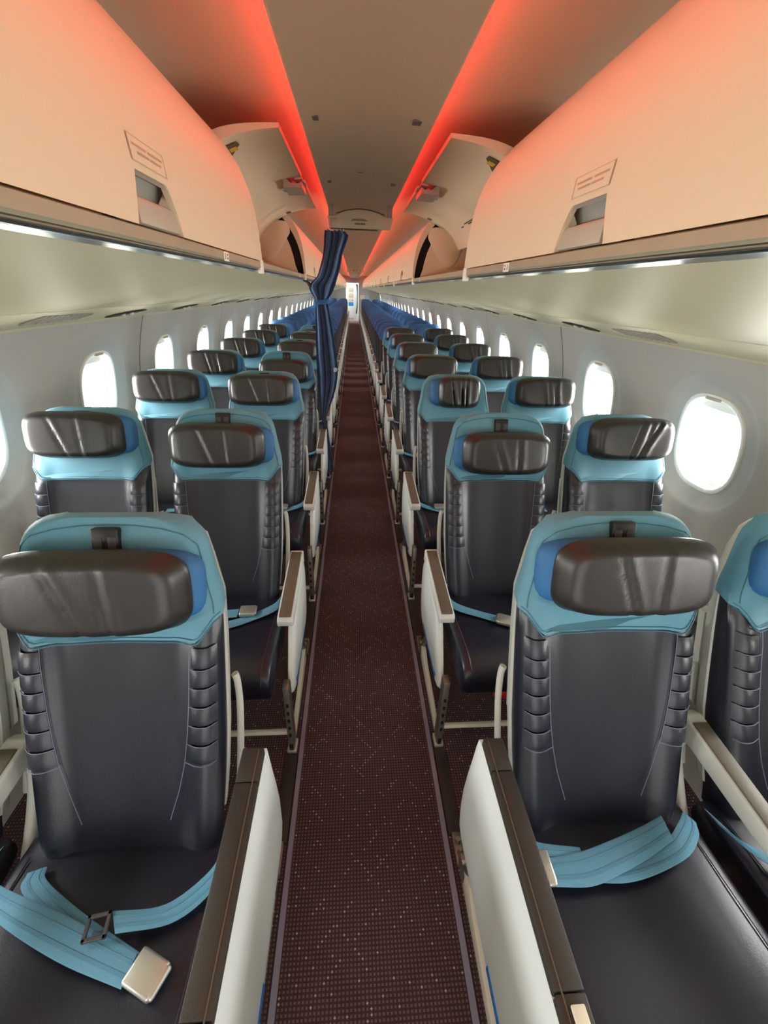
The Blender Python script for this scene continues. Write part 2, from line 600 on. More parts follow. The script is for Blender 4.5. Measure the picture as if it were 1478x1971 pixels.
# service strips between wall and bins
PS0, PS1 = (1.085, 1.392), (1.25, 1.333)
for i, s in enumerate((-1, 1)):
    g = G()
    g.prism([(s * x, z) for x, z in ((1.07, 1.398), (1.08, 1.392), (1.16, 1.366), (1.235, 1.336), (1.25, 1.335), (1.25, 1.36), (1.08, 1.42))], 'y', L0, L1)
    t = struct('trim_%d' % (i + 3), g.mesh('service_strip', M['psu']), 'pale service strip under the overhead bins ' + SIDE[s])
    d = Vector((PS1[0] - PS0[0], 0, PS1[1] - PS0[1])).normalized()
    nr = Vector((-d.z, 0, d.x))
    nr = -nr if nr.z > 0 else nr

    def on(u, y, off):
        p = Vector((PS0[0], 0, PS0[1])) + d * u + nr * off
        return (s * p.x, y, p.z)
    slot = G()
    ring = []
    for k in range(20):
        a = 2 * math.pi * k / 20
        y = math.cos(a) * 0.16
        ring.append((y, 0.092 + math.copysign(abs(math.sin(a)) ** 1.5, math.sin(a)) * 0.022 - y * 0.20))
    slot.loft([[on(u, y, 0.002) for y, u in ring], [on(u, y, 0.006) for y, u in ring]])
    slot_m = slot.mesh('lamp_recess', M['dark'])
    noz = G()
    for k in (-0.03, 0.035):
        noz.tube([on(0.092 - k * 0.20, k, 0.004), on(0.092 - k * 0.20, k, 0.014)], [0.011, 0.008], 10)
    noz_m = noz.mesh('air_nozzle', M['grey'])
    lou = G()
    for k in range(10):
        y = -0.16 + k * 0.036
        lou.add([on(0.02 + 0.002 * k, y, 0.002), on(0.02 + 0.002 * k, y + 0.015, 0.002), on(0.10, y + 0.015 - 0.03, 0.002), on(0.10, y - 0.03, 0.002),
                 on(0.02 + 0.002 * k, y, 0.006), on(0.02 + 0.002 * k, y + 0.015, 0.006), on(0.10, y + 0.015 - 0.03, 0.006), on(0.10, y - 0.03, 0.006)],
                [(0, 1, 2, 3), (4, 5, 6, 7), (0, 1, 5, 4), (1, 2, 6, 5), (2, 3, 7, 6), (3, 0, 4, 7)])
    lou_m = lou.mesh('vent_louvre', M['cup'])
    jt = G()
    jt.add([on(0.0, 0, 0.0012), on(0.0, 0.003, 0.0012), on(0.17, -0.247, 0.0012), on(0.17, -0.25, 0.0012)], [(0, 1, 2, 3)])
    jt_m = jt.mesh('strip_joint', M['cup'])
    y = 2.42
    k = 0
    while y < 22.5:
        r_ = obj('lamp_recess', slot_m, t, (0, y, 0))
        obj('air_nozzle', noz_m, r_, (0, 0, 0))
        if k % 3 == 0:
            lo_ = obj('vent_louvre', lou_m, t, (0, y - 0.58, 0))
            lo_['kind'] = 'stuff'
        obj('strip_joint', jt_m, t, (0, y + 0.42, 0))
        obj('strip_joint', jt_m, t, (0, y - 0.12, 0))
        y += 0.842
        k += 1

# aft and front walls
g = G()
hullpoly = [(1.10, 0.0), (1.345, 0.8), (1.235, 1.335)] + HULL[1:]
for s in (-1, 1):
    xin = -0.42 if s < 0 else 0.21
    poly = [(xin, 0.0)] + [(s * x, z) for x, z in hullpoly if s * (s * x) > abs(xin) or z < 1.4] + [(xin, 2.16)]
    g.prism(poly, 'y', L1, L1 + 0.04)
g.prism([(-0.42, 1.76), (0.21, 1.76), (0.21, 2.2), (-0.42, 2.2)], 'y', L1 + 0.005, L1 + 0.035)
struct('wall_back', g.mesh('wall_back', M['partition']), 'grey partition with a doorway to the bright galley')
g = G()
for s in (-1, 1):
    poly = [(s * 0.80, 0.0)] + [(s * x, z) for x, z in hullpoly if x > 0.80] + [(s * 0.80, 1.99)]
    g.prism(poly, 'y', L0 - 0.04, L0)
struct('wall_front', g.mesh('wall_front', M['partition']), 'unseen front bulkhead with an opening widened for daylight')  # out-of-view wall, its opening sized to let daylight in from the front

# ================================================================== overhead bins
HINGE = (0.537, 1.828)
OUT = [(p[0], p[1]) for p in catmull([(x, z, 0) for x, z in [(0.382, 1.581), (0.384, 1.63), (0.389, 1.70), (0.402, 1.775), (0.430, 1.85), (0.465, 1.905), (0.507, 1.948), (0.555, 1.978), (0.60, 1.992)]], 3)]
INN = [(p[0], p[1]) for p in catmull([(x, z, 0) for x, z in [(0.395, 1.584), (0.404, 1.66), (0.422, 1.74), (0.452, 1.812), (0.494, 1.878), (0.545, 1.935), (0.605, 1.978)]], 3)]


def out_x(z):
    return interp([(zz, xx) for xx, zz in OUT], z)


def shift(g, dx, dy, dz):
    g.v = [(x + dx, y + dy, z + dz) for x, y, z in g.v]
    return g


def bin_unit(s, y0, y1, label, is_open=False, marks=True):
    W = y1 - y0
    ym = (y0 + y1) / 2
    B = (s * 0.72, ym, 1.41)
    root = empty('overhead_bin', B)
    tag(root, label, 'overhead bin', 'overhead bins above the seats')
    key = (s, round(W, 4))

    def put(name, g, mt, parent=root, ang=35, origin=B, rot=(0, 0, 0)):
        me = shift(g, -origin[0], -origin[1], -origin[2]).mesh(name, mt, ang)
        if parent is root:
            return obj(name, me, root, [origin[i] - B[i] for i in range(3)], rot)
        return obj(name, me, parent, (0, 0, 0))
    # door in closed position, around its hinge line
    zr = 1.657
    h0, h1 = ym - 0.10, ym + 0.10
    gap = 0.004
    g = G()
    o_hi = [p for p in OUT if p[1] > zr + 0.004]
    i_hi = [p for p in INN if p[1] > zr + 0.012]
    full = [(s * x, z) for x, z in OUT + INN[::-1]]
    part = [(s * x, z) for x, z in [(out_x(zr), zr)] + o_hi + i_hi[::-1] + [(interp([(b, a) for a, b in INN], zr + 0.008), zr + 0.008)]]
    g.prism(full, 'y', y0 + gap, h0)
    g.prism(part, 'y', h0, h1)
    g.prism(full, 'y', h1, y1 - gap)
    # slanted sides of the recess opening
    for yA, yB, yC in ((h0, h0 + 0.030, h0 - 0.0005), (h1, h1 - 0.042, h1 + 0.0005)):
        rr_ = []
        for k in range(7):
            z = zr + 0.001 - 0.075 * (k / 6)
            t = (1 - k / 6) ** (1.0 if yA == h0 else 1.6)
            yy = yA + (yB - yA) * t
            rr_.append([(s * out_x(z), yC, z), (s * out_x(z), yy, z), (s * (out_x(z) + 0.012), yy, z), (s * (out_x(z) + 0.012), yC, z)])
        g.loft(rr_)
    H = (s * HINGE[0], ym, HINGE[1])
    door = put('door', g, M['bin'], ang=28, origin=H, rot=(0, R(90) * s if is_open else 0, 0))

    def sub(name, g, mt, ang=35):
        return put(name, g, mt, door, ang, H)
    g = G()
    g.prism([(s * x, z) for x, z in ((0.388, 1.650), (0.405, 1.658), (0.420, 1.635), (0.420, 1.60), (0.412, 1.583), (0.436, 1.583), (0.44, 1.672), (0.392, 1.672))], 'y', h0 - 0.001, h1 + 0.001)
    sub('latch_recess', g, M['cup'])
    g = G()
    g.prism([(s * x, z) for x, z in ((0.386, 1.585), (0.389, 1.620), (0.394, 1.625), (0.404, 1.620), (0.398, 1.583))], 'y', h0 + 0.022, h1 - 0.002, 0.003)
    sub('latch_paddle', g, M['cup2'])
    if marks:
        g = G()
        g.grid(lambda u, v: (s * (out_x(1.668 + 0.034 * v) - 0.0012), h0 + 0.027 + 0.140 * u, 1.668 + 0.034 * v), 4, 5)
        sub('placard', g, M['bin'])
        g = G()
        for (u0, u1, v0, v1) in ((0, 1, 0, 0.03), (0, 1, 0.97, 1), (0, 0.012, 0, 1), (0.988, 1, 0, 1), (0.08, 0.45, 0.62, 0.72), (0.52, 0.92, 0.62, 0.72), (0.2, 0.5, 0.36, 0.46), (0.54, 0.86, 0.36, 0.46)):
            g.grid(lambda u, v: (s * (out_x(1.668 + 0.034 * (v0 + (v1 - v0) * v)) - 0.0022), h0 + 0.027 + 0.140 * (u0 + (u1 - u0) * u), 1.668 + 0.034 * (v0 + (v1 - v0) * v)), 3, 4)
        sub('placard_print', g, M['faint'])
    if is_open:
        # catch on the inner face near the free edge
        g = G()
        g.rbox((s * 0.405, ym + 0.06, 1.643), (0.010, 0.10, 0.055), 0.003)
        sub('latch_housing', g, M['binin'])
        g = G()
        g.rbox((s * 0.390, ym + 0.07, 1.581), (0.013, 0.10, 0.009), 0.002)
        sub('latch_bolt', g, M['grey'])
        g = G()
        g.tube([(s * 0.416, ym + 0.02, 1.67), (s * 0.428, ym + 0.02, 1.695), (s * 0.428, ym + 0.09, 1.695), (s * 0.416, ym + 0.09, 1.67)], 0.004, 6)
        sub('latch_spring', g, M['grey'])
        # warning decal: dark arrow with a yellow field
        dx, dz = 0.0, 0.0

        def inn(z):
            return interp([(b, a) for a, b in INN], z) + 0.0015
        g = G()
        yA = y0 + 0.065
        g.grid(lambda u, v: (s * (inn(1.735 + 0.052 * v) + 0.003), yA + 0.12 * u * (0.25 + 0.75 * v), 1.735 + 0.052 * v), 4, 4)
        g2 = G().grid(lambda u, v: (s * (inn(1.748 + 0.026 * v) + 0.0045), yA + 0.03 + 0.04 * u, 1.748 + 0.026 * v), 2, 2)
        sub('decal', g, M['print'])
        sub('decal_field', g2, M['yellow'])
        g = G().grid(lambda u, v: (s * (inn(1.745 + 0.03 * v) + 0.003), y1 - 0.075 + 0.04 * u, 1.745 + 0.03 * v), 2, 2)
        sub('maker_decal', g, M['print'])
        if s > 0:
            for z, ya, yb in ((1.890, 2.62, 2.95), (1.898, 2.62, 2.88), (1.898, 3.0, 3.05)):
                g = G().grid(lambda u, v: (s * (inn(z + 0.006 * v) + 0.003), ya + (yb - ya) * u, z + 0.006 * v), 4, 1)
                sub('print_line', g, M['print'])
    # sill rail, lip, underside
    g = G()
    g.prism([(s * x, z) for x, z in ((0.3835, 1.579), (0.3805, 1.577), (0.3795, 1.560), (0.384, 1.556), (0.44, 1.556), (0.44, 1.579))], 'y', y0 + 0.001, y1 - 0.001)
    put('sill_rail', g, M['rail'])
    g = G()
    pts = [(0.3905 + 0.008 * math.cos(a), 1.5515 + 0.0045 * math.sin(a)) for a in [2 * math.pi * k / 14 for k in range(14)]]
    g.prism([(s * x, z) for x, z in pts], 'y', y0 + 0.001, y1 - 0.001)
    g.prism([(s * x, z) for x, z in ((0.390, 1.5478), (0.41, 1.544), (0.42, 1.550), (0.392, 1.555))], 'y', y0 + 0.001, y1 - 0.001)
    put('sill_lip', g, M['lip'], ang=40)
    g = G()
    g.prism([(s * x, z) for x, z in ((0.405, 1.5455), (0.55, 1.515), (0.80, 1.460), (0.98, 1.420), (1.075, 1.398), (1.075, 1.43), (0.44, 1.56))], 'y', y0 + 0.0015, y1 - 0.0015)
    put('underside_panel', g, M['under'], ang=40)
    if marks:
        g = G()
        yp = ym + 0.40
        g.rbox((s * 0.3785, yp, 1.5655), (0.0025, 0.045, 0.022), 0.0008)
        pl = put('row_placard', g, M['white'])
        g = G()
        for (a, b, c, d) in ((-0.015, -0.012, -0.007, 0.007), (0.004, 0.010, 0.002, 0.006), (0.004, 0.012, -0.006, -0.002)):
            g.rbox((s * 0.3770, yp + (a + b) / 2, 1.5655 + (c + d) / 2), (0.001, b - a, d - c), 0)
        put('placard_print', g, M['print'])
    if is_open:
        g = G()
        edge = [(x + 0.045 + 0.02 * i / 10, z) for i, (x, z) in enumerate(INN[::2])]
        poly = [(s * x, z) for x, z in [(0.425, 1.575)] + edge[1:] + [(0.72, 2.02), (0.90, 1.88), (1.02, 1.73), (1.10, 1.58), (1.14, 1.45)]]
        g.prism(poly, 'y', y1 - 0.05, y1 - 0.035)
        put('end_panel_or_shade', g, M['bin'])
        g = G()
        fl = [(0.475, 1.86), (0.50, 1.885), (0.56, 1.885), (0.66, 1.845), (0.70, 1.80), (0.695, 1.72), (0.65, 1.66), (0.61, 1.655), (0.56, 1.70), (0.485, 1.80), (0.47, 1.83)]
        fl = [(p[0], p[1]) for p in catmull([(x, z, 0) for x, z in fl + fl[:1]], 4)][:-1]
        g.prism([(s * x, z) for x, z in fl], 'y', y1 - 0.058, y1 - 0.05, 0.003)
        put('flap', g, M['bin'])
        g = G()
        g.prism([(s * x, z) for x, z in ((0.44, 1.578), (1.13, 1.44), (1.13, 1.45), (0.44, 1.588))], 'y', y0 + 0.01, y1 - 0.05)
        put('bin_floor', g, M['bin'])
    else:
        g = G()
        poly = [(s * x, z) for x, z in [(0.41, 1.57)] + [(x + 0.004, z) for x, z in INN[1:]] + [(0.72, 2.03), (0.92, 1.88), (1.05, 1.72), (1.14, 1.50), (1.14, 1.44)]]
        g.prism(poly, 'y', y0 + 0.07, y0 + 0.075)  # dark sheet standing in for the shaded inside of a closed bin
        put('end_panel_or_shade', g, M['dark'])
    # white end bracket on the rail at the aft end
    g = G()
    g.rbox((s * 0.385, y1 - 0.03, 1.562), (0.014, 0.05, 0.046), 0.004)
    put('rail_bracket', g, M['white'])
    return root


BE = [0.0, 1.87, 3.50]
while BE[-1] < Y_AFT - 1.9:
    BE.append(BE[-1] + 1.64)
BE.append(Y_AFT - 0.01)
for s in (-1, 1):
    for i, (a, b) in enumerate(zip(BE, BE[1:])):
        if i == 0:
            lab = 'closed cream overhead bin with grey latch above the front row '
        elif i == 1:
            lab = 'overhead bin with its door swung open '
        else:
            lab = 'closed cream bin, %s behind the open bin, ' % ORD[i - 2]
        bin_unit(s, a, b, lab + SIDE[s], i == 1, marks=i < 4)
    # fill ahead of the first bin
    bin_unit(s, Y_FRONT + 0.01, -0.002, 'closed cream overhead bin nearest the front bulkhead ' + SIDE[s], False, False)

# ================================================================== curtain header and curtain
YH = 3.20
hd = empty('curtain_header', (0, YH, 1.83))
tag(hd, 'beige curtain header panel hung across the aisle ceiling', 'header panel')


def hput(name, g, mt, parent=hd, ang=35):
    me = shift(g, 0, -YH, -1.83).mesh(name, mt, ang)
    return obj(name, me, parent, (0, 0, 0))


arch = [(x, 1.905 + 0.028 * (1 - (x / 0.15) ** 2)) for x in (0.15, 0.11, 0.07, 0.03, 0.0, -0.03, -0.07, -0.11, -0.15)]
g = G().prism([(-0.192, 1.834), (0.185, 1.834), (0.205, 1.896), (0.150, 1.899)] + arch[1:-1] + [(-0.150, 1.899), (-0.205, 1.896)], 'y', YH - 0.012, YH + 0.012, 0.003)
hp = hput('header_panel', g, M['ceil'])
for s in (-1, 1):
    hput('hanger_bracket', G().rbox((s * 0.182, YH, 1.928), (0.030, 0.03, 0.062), 0.004), M['cup'])
g = G().tube([(x, YH - 0.016, z + 0.003) for x, z in arch], 0.003, 6)
hput('gap_shadow_line', g, M['print'])  # brown line drawn for the shadow in the gap above the header
g = G().rbox((-0.040, YH, 1.8305), (0.30, 0.016, 0.006), 0.002)
hput('curtain_rail', g, M['print'])
g = G().rbox((-0.168, YH - 0.0135, 1.866), (0.042, 0.003, 0.044), 0.001)
hput('patch_plate', g, M['cup2'])
g = G()
rnd = random.Random(3)
for z, x0, x1, h in ((1.8835, -0.045, 0.028, 0.0045), (1.8775, -0.055, 0.038, 0.0045), (1.860, -0.034, 0.010, 0.009), (1.860, 0.014, 0.024, 0.009)):
    x = x0
    while x < x1:
        w = rnd.uniform(0.004, 0.009)
        g.rbox((x + w / 2, YH - 0.0128, z), (w, 0.0012, h), 0)
        x += w + 0.0018
hput('print_line', g, M['print'])

ct = empty('curtain', (-0.25, YH, 0.15))
tag(ct, 'gathered navy fabric curtain with tie band hanging from the header panel', 'curtain')
CL = [(1.822, -0.222, -0.098), (1.80, -0.226, -0.075), (1.775, -0.228, -0.082), (1.70, -0.236, -0.112), (1.62, -0.260, -0.130), (1.56, -0.285, -0.150), (1.515, -0.338, -0.165), (1.47, -0.326, -0.186),
      (1.43, -0.300, -0.214), (1.40, -0.300, -0.216), (1.36, -0.300, -0.206), (1.25, -0.303, -0.188), (1.10, -0.308, -0.168), (0.98, -0.306, -0.158), (0.88, -0.302, -0.168), (0.78, -0.298, -0.196),
      (0.68, -0.291, -0.235), (0.62, -0.287, -0.250), (0.54, -0.280, -0.240), (0.42, -0.274, -0.226), (0.30, -0.270, -0.212), (0.19, -0.268, -0.200)]
xl = smooth_tab([(-z, a) for z, a, b in CL], 4)
xr = smooth_tab([(-z, b) for z, a, b in CL], 4)
rings = []
NF = 46
for k in range(70):
    z = 1.822 - (1.822 - 0.19) * k / 69
    a, b = interp(xl, -z), interp(xr, -z)
    w = b - a
    amp = 0.006 + 0.13 * w * (0.9 if z > 1.5 else 0.8)
    amp = min(amp * 1.3, 0.030)
    ph = 0.5 * math.sin(z * 5)
    fr, bk = [], []
    for i in range(NF + 1):
        t = i / NF
        env = 0.35 + 0.65 * math.sin(math.pi * min(max(t, 0.02), 0.98)) ** 0.5
        y = YH + 0.002 + amp * env * math.sin(2 * math.pi * (3.6 * t) + ph) + 0.5 * amp * math.sin(2 * math.pi * 1.7 * t + 2 * z)
        fr.append((a + w * t, y, z))
        bk.append((a + w * t, y + 0.006, z))
    rings.append(fr + bk[::-1])
g = G().loft(rings)
obj('drape', shift(g, 0.25, -YH, -0.15).mesh('drape', M['curtain'], 70), ct)
g = G()
rr = []
for z, e in ((1.432, 0.0), (1.428, 0.004), (1.404, 0.004), (1.400, 0.0)):
    rr.append([(-0.258 + (0.047 + e) * math.cos(2 * math.pi * k / 24), YH + 0.003 + (0.026 + e) * math.sin(2 * math.pi * k / 24), z + 0.006 * math.cos(2 * math.pi * k / 24)) for k in range(24)])
g.loft(rr)
obj('tie_band', shift(g, 0.25, -YH, -0.15).mesh('tie_band', M['tie'], 50), ct)
g = G().tube([(-0.177, YH - 0.022, 0.985), (-0.177, YH - 0.030, 0.985)], [0.016, 0.015], 20)
obj('button', shift(g, 0.25, -YH, -0.15).mesh('button', M['button'], 50), ct)
g = G()
g.tube([(-0.300, YH, 1.50), (-0.330, YH - 0.01, 1.515), (-0.346, YH - 0.012, 1.532), (-0.372, YH - 0.012, 1.540)], [0.014, 0.012, 0.009, 0.004], 8)
obj('wall_hook', shift(g, 0.25, -YH, -0.15).mesh('wall_hook', M['black'], 50), ct)
g = G()
for k in range(6):
    x = -0.205 + 0.020 * k
    g.rbox((x, YH - 0.004, 1.8235), (0.009, 0.010, 0.012), 0.002)
obj('glider', shift(g, 0.25, -YH, -0.15).mesh('glider', M['grey']), ct)['kind'] = 'stuff'

# aisle exit sign panel farther down
YS = 12.3
es = empty('exit_sign', (0, YS, 1.86))
tag(es, 'beige exit sign panel hung from the ceiling deep in the cabin', 'sign')
g = G().prism([(-0.2, 1.875), (0.2, 1.875), (0.205, 1.95), (-0.205, 1.95)], 'y', YS - 0.012, YS + 0.012, 0.003)
obj('sign_panel', shift(g, 0, -YS, -1.86).mesh('sign_panel', M['cove']), es)


def text_mesh(txt, size, mt, name):
    c = bpy.data.curves.new(name, 'FONT')
    c.body = txt
    c.size = size
    c.align_x = 'CENTER'
    c.align_y = 'CENTER'
    c.extrude = 0.0008
    o = bpy.data.objects.new(name, c)
    COL.objects.link(o)
    dg = bpy.context.evaluated_depsgraph_get()
    me = bpy.data.meshes.new_from_object(o.evaluated_get(dg))
    bpy.data.objects.remove(o)
    bpy.data.curves.remove(c)
    me.materials.clear()
    me.materials.append(mt)
    me.name = name
    return me


obj('sign_letters', text_mesh('EXIT', 0.062, M['print'], 'sign_letters'), es, (0.0, -0.0135, 0.052), (R(90), 0, 0))
for s in (-1, 1):
    g = G().prism([(s * 0.145, 1.912), (s * 0.118, 1.926), (s * 0.118, 1.898)], 'y', YS - 0.0145, YS - 0.012)
    obj('sign_arrow', shift(g, 0, -YS, -1.86).mesh('sign_arrow', M['print']), es)

# ================================================================== seats
# local frame of a seat: x across (0 = seat centre), y = 0 at the shoulder line of the row, seat faces -y
BP = smooth_tab([(0.36, -0.205), (0.42, -0.192), (0.50, -0.158), (0.60, -0.115), (0.72, -0.065), (0.82, -0.025), (0.885, 0.0), (0.96, 0.026), (1.03, 0.048), (1.075, 0.064), (1.10, 0.078)], 4)
HW = smooth_tab([(0.36, 0.180), (0.44, 0.192), (0.55, 0.200), (0.70, 0.204), (0.885, 0.206), (0.95, 0.194), (1.02, 0.182), (1.048, 0.170), (1.067, 0.152), (1.079, 0.125), (1.084, 0.09)], 4)
TH = [(0.36, 0.085), (0.6, 0.085), (0.9, 0.062), (1.04, 0.045), (1.067, 0.036), (1.084, 0.012)]


def ub(z):
    return interp([(0.48, 0.47), (0.54, 0.565), (0.60, 0.632), (0.66, 0.672), (0.72, 0.695), (0.845, 0.72)], z)


def PF(u, z, off=0.0, wide=1.0, flat=False):
    e = abs(u)
    y = interp(BP, z)
    bol = sstep(0.93, 0.80, z) if not flat else 0.0
    y += 0.026 * max(0.0, (e - 0.84) / 0.16) ** 2
    y += bol * (-0.016 * sstep(0.55, 0.80, e) + 0.006 * (1 - sstep(0.0, 0.6, e)))
    if z > 1.05:
        y += (z - 1.05) * 0.25
    return (u * interp(HW, z) * wide, y - off, z)


def back_rings(zs, nu, off=0.0, wide=1.0, zlow=None, zmap=None, flat=False, toff=0.0):
    rings = []
    for z in zs:
        ring = []
        for i in range(nu + 1):
            u = -1 + 2 * i / nu
            zz = zmap(u, z) if zmap else z
            ring.append(PF(u, zz, off, wide, flat))
        for u in (0.96, 0.6, 0.0, -0.6, -0.96):
            zz = zmap(1.0, z) if zmap else z
            t = interp(TH, zz) + toff
            ring.append((u * interp(HW, zz) * wide, interp(BP, zz) + max(t, 0.02 if zz < 1.078 else 0.012) + (0.01 if zz > 1.067 else 0), zz))
        rings.append(ring)
    return rings


CACHE = {}


def cached(key, fn):
    if key not in CACHE:
        CACHE[key] = fn()
    return CACHE[key]


def m_backrest(lo=False):
    zs = [0.36, 0.375, 0.40, 0.44, 0.48, 0.52, 0.56, 0.60, 0.66, 0.72, 0.78, 0.83, 0.87, 0.90, 0.95, 1.0, 1.045, 1.06, 1.072]
    if lo:
        zs = [0.36, 0.42, 0.55, 0.7, 0.85, 0.95, 1.04, 1.072]
    return G().loft(back_rings(zs, 10 if lo else 32, -0.004, 0.985)).mesh('backrest', M['leather'], 50)


def hem(u):
    e = abs(u)
    return 0.846 + 0.040 * sstep(0.74, 0.97, e)


def m_cover(lo=False, mt='ltblue'):
    n = 8 if lo else 16
    vs = [k / n for k in range(n + 1)]
    top = 1.085

    def zmap(u, v):
        h = hem(u)
        return h + (top - h) * (1 - (1 - v) ** 1.5)
    rings = back_rings(vs, 10 if lo else 32, 0.005, 1.015, zmap=zmap, toff=0.004)
    g = G().loft(rings)
    return g.mesh('headrest_cover', M[mt], 50)


def m_cover_seam():
    g = G()
    pts = []
    for k in range(41):
        t = k / 40
        # from left shoulder, over the top, to right shoulder, inset from the outline
        if t < 0.4:
            z = 0.895 + (1.034 - 0.895) * t / 0.4
            u = -0.935
        elif t > 0.6:
            z = 0.895 + (1.034 - 0.895) * (1 - t) / 0.4
            u = 0.935
        else:
            a = (t - 0.4) / 0.2 * math.pi
            u = -0.935 * math.cos(a)
            z = 1.034 + 0.040 * math.sin(a) ** 0.6
        p = PF(u, z, 0.0062, 1.015)
        pts.append(p)
    g.tube(pts, 0.0011, 5)
    return g.mesh('seam_or_shade_line', M['teal'], 60)


def m_econ_shade_line():
    g = G()
    pts = []
    for k in range(25):
        a = math.pi * k / 24
        u = -0.96 * math.cos(a)
        z = 0.90 + 0.155 * math.sin(a) ** 0.45
        pts.append(PF(u, z, 0.0068, 1.015))
    g.tube(pts, 0.0028, 5)
    return g.mesh('seam_or_shade_line', M['econshade'], 60)  # dark tube imitates the shade that outlines each economy headrest


def m_hem_seam():
    g = G()
    for dz, r in ((0.006, 0.0010), (-0.003, 0.0016)):
        g.tube([PF(-0.98 + 1.96 * k / 40, hem(-0.98 + 1.96 * k / 40) + dz, 0.0062, 1.012) for k in range(41)], r, 5)
    return g.mesh('hem_seam', M['teal'], 60)


RIBS = [0.836, 0.795, 0.757, 0.719, 0.680, 0.641, 0.602]


def m_rib(k, sg):
    z1, z0 = RIBS[k] - 0.0015, RIBS[k + 1] + 0.0015

    def fn(a, b):
        z = z0 + (z1 - z0) * b
        u = ub(z) + 0.012 + (0.968 - ub(z) - 0.012) * a
        bump = 0.28 * (math.sin(math.pi * min(max(b, 0.0), 1.0)) ** 0.6) * (1 - (2 * a - 1) ** 10)
        return PF(sg * u, z + 0.004 * (a - 0.5) * 0, 0.002 + 0.0075 * bump, 0.99)
    return G().grid(fn, 6, 6).mesh('bolster_panel', M['leather'], 60, recalc=False)


def m_stitch(sg):
    g = G()
    g.tube([PF(sg * (ub(z)), z, 0.0050, 0.985) for z in [0.845 - 0.365 * k / 30 for k in range(31)]], 0.0008, 5)
    for z in RIBS[1:]:
        g.tube([PF(sg * (ub(z) + (0.955 - ub(z)) * k / 6), z, 0.0050, 0.99) for k in range(7)], 0.0008, 5)
    return g.mesh('stitching', M['stitch'], 60)


def rounded_profile(poly, r=3):
    return [(p[0], p[1]) for p in catmull([(a, b, 0) for a, b in poly + poly[:1]], r)][:-1]


def m_cushion():
    prof = [(-0.15, 0.405), (-0.22, 0.418), (-0.34, 0.428), (-0.46, 0.440), (-0.545, 0.444), (-0.590, 0.430), (-0.606, 0.400), (-0.604, 0.352), (-0.588, 0.330), (-0.50, 0.325), (-0.34, 0.330), (-0.18, 0.335), (-0.145, 0.36)]
    prof = rounded_profile(prof, 3)
    cy = sum(p[0] for p in prof) / len(prof)
    cz = sum(p[1] for p in prof) / len(prof)
    rings = []
    W = 0.222
    for x, k, dz in ((-W, 0.80, 0), (-W + 0.003, 0.90, 0), (-W + 0.012, 0.965, 0.001), (-W + 0.03, 0.99, 0.003), (-0.15, 1, 0.002), (-0.07, 1, -0.002), (0, 1, -0.004), (0.07, 1, -0.002), (0.15, 1, 0.002), (W - 0.03, 0.99, 0.003), (W - 0.012, 0.965, 0.001), (W - 0.003, 0.90, 0), (W, 0.80, 0)):
        rings.append([(x, cy + (y - cy) * (0.9 + 0.1 * k if k < 1 else 1), cz + (z - cz) * k + (dz if z > cz else 0)) for y, z in prof])
    return G().loft(rings).mesh('cushion', M['leather_c'], 60)


def m_cushion_seam(sg):
    g = G()
    g.tube([(sg * 0.196, y, z) for y, z in ((-0.20, 0.4215), (-0.30, 0.4300), (-0.40, 0.4395), (-0.50, 0.4475), (-0.56, 0.4465), (-0.592, 0.4325), (-0.607, 0.405), (-0.6065, 0.36))], 0.0016, 5)
    return g.mesh('cushion_piping', M['leather'], 60)


def m_shell(lo=False):
    zs = [0.42, 0.43, 0.5, 0.6, 0.7, 0.8, 0.9, 0.98, 1.03, 1.047, 1.055]
    rings = []
    for z in zs:
        w = interp(HW, z) - 0.006
        if z > 1.035:
            w -= (z - 1.035) * 1.2
        yb = interp(BP, z) + interp(TH, z)
        d = 0.040 if z < 1.0 else 0.032
        ring = [(-w + 0.01, yb - 0.012, z), (-w, yb - 0.004, z), (-w + 0.002, yb + d * 0.5, z), (-w + 0.02, yb + d, z), (0, yb + d + 0.006, z), (w - 0.02, yb + d, z), (w - 0.002, yb + d * 0.5, z), (w, yb - 0.004, z), (w - 0.01, yb - 0.012, z), (0, yb - 0.012, z)]
        rings.append(ring)
    return G().loft(rings).mesh('back_shell', M['grey'], 50)


def m_tray():
    g = G()
    rings = []
    for z in (0.56, 0.565, 0.70, 0.80, 0.805):
        y = interp(BP, z) + interp(TH, z) + 0.046
        w = 0.18 if 0.562 < z < 0.803 else 0.172
        rings.append([(-w, y, z), (w, y, z), (w, y + 0.02, z), (-w, y + 0.02, z)])
    g.loft(rings)
    return g.mesh('tray_table', M['grey'], 40)


def m_tray_arm(sg):
    pts = [(sg * 0.198, 0.045, 0.675), (sg * 0.203, 0.040, 0.655), (sg * 0.207, 0.020, 0.60), (sg * 0.207, -0.015, 0.52), (sg * 0.204, -0.06, 0.42)]
    return G().tube(catmull(pts, 4), 0.0095, 8, flat=0.9).mesh('tray_arm', M['grey'], 60)


# --- headrest pillow
def pill_outline(u, v, w, h, n=4.2):
    """map the unit square to a super-ellipse"""
    a, b = 2 * u - 1, 2 * v - 1
    k = (abs(a) ** n + abs(b) ** n) ** (1 / n)
    mx = max(abs(a), abs(b))
    if k > 1e-6:
        a, b = a * mx / k, b * mx / k
    return a * w, b * h, mx


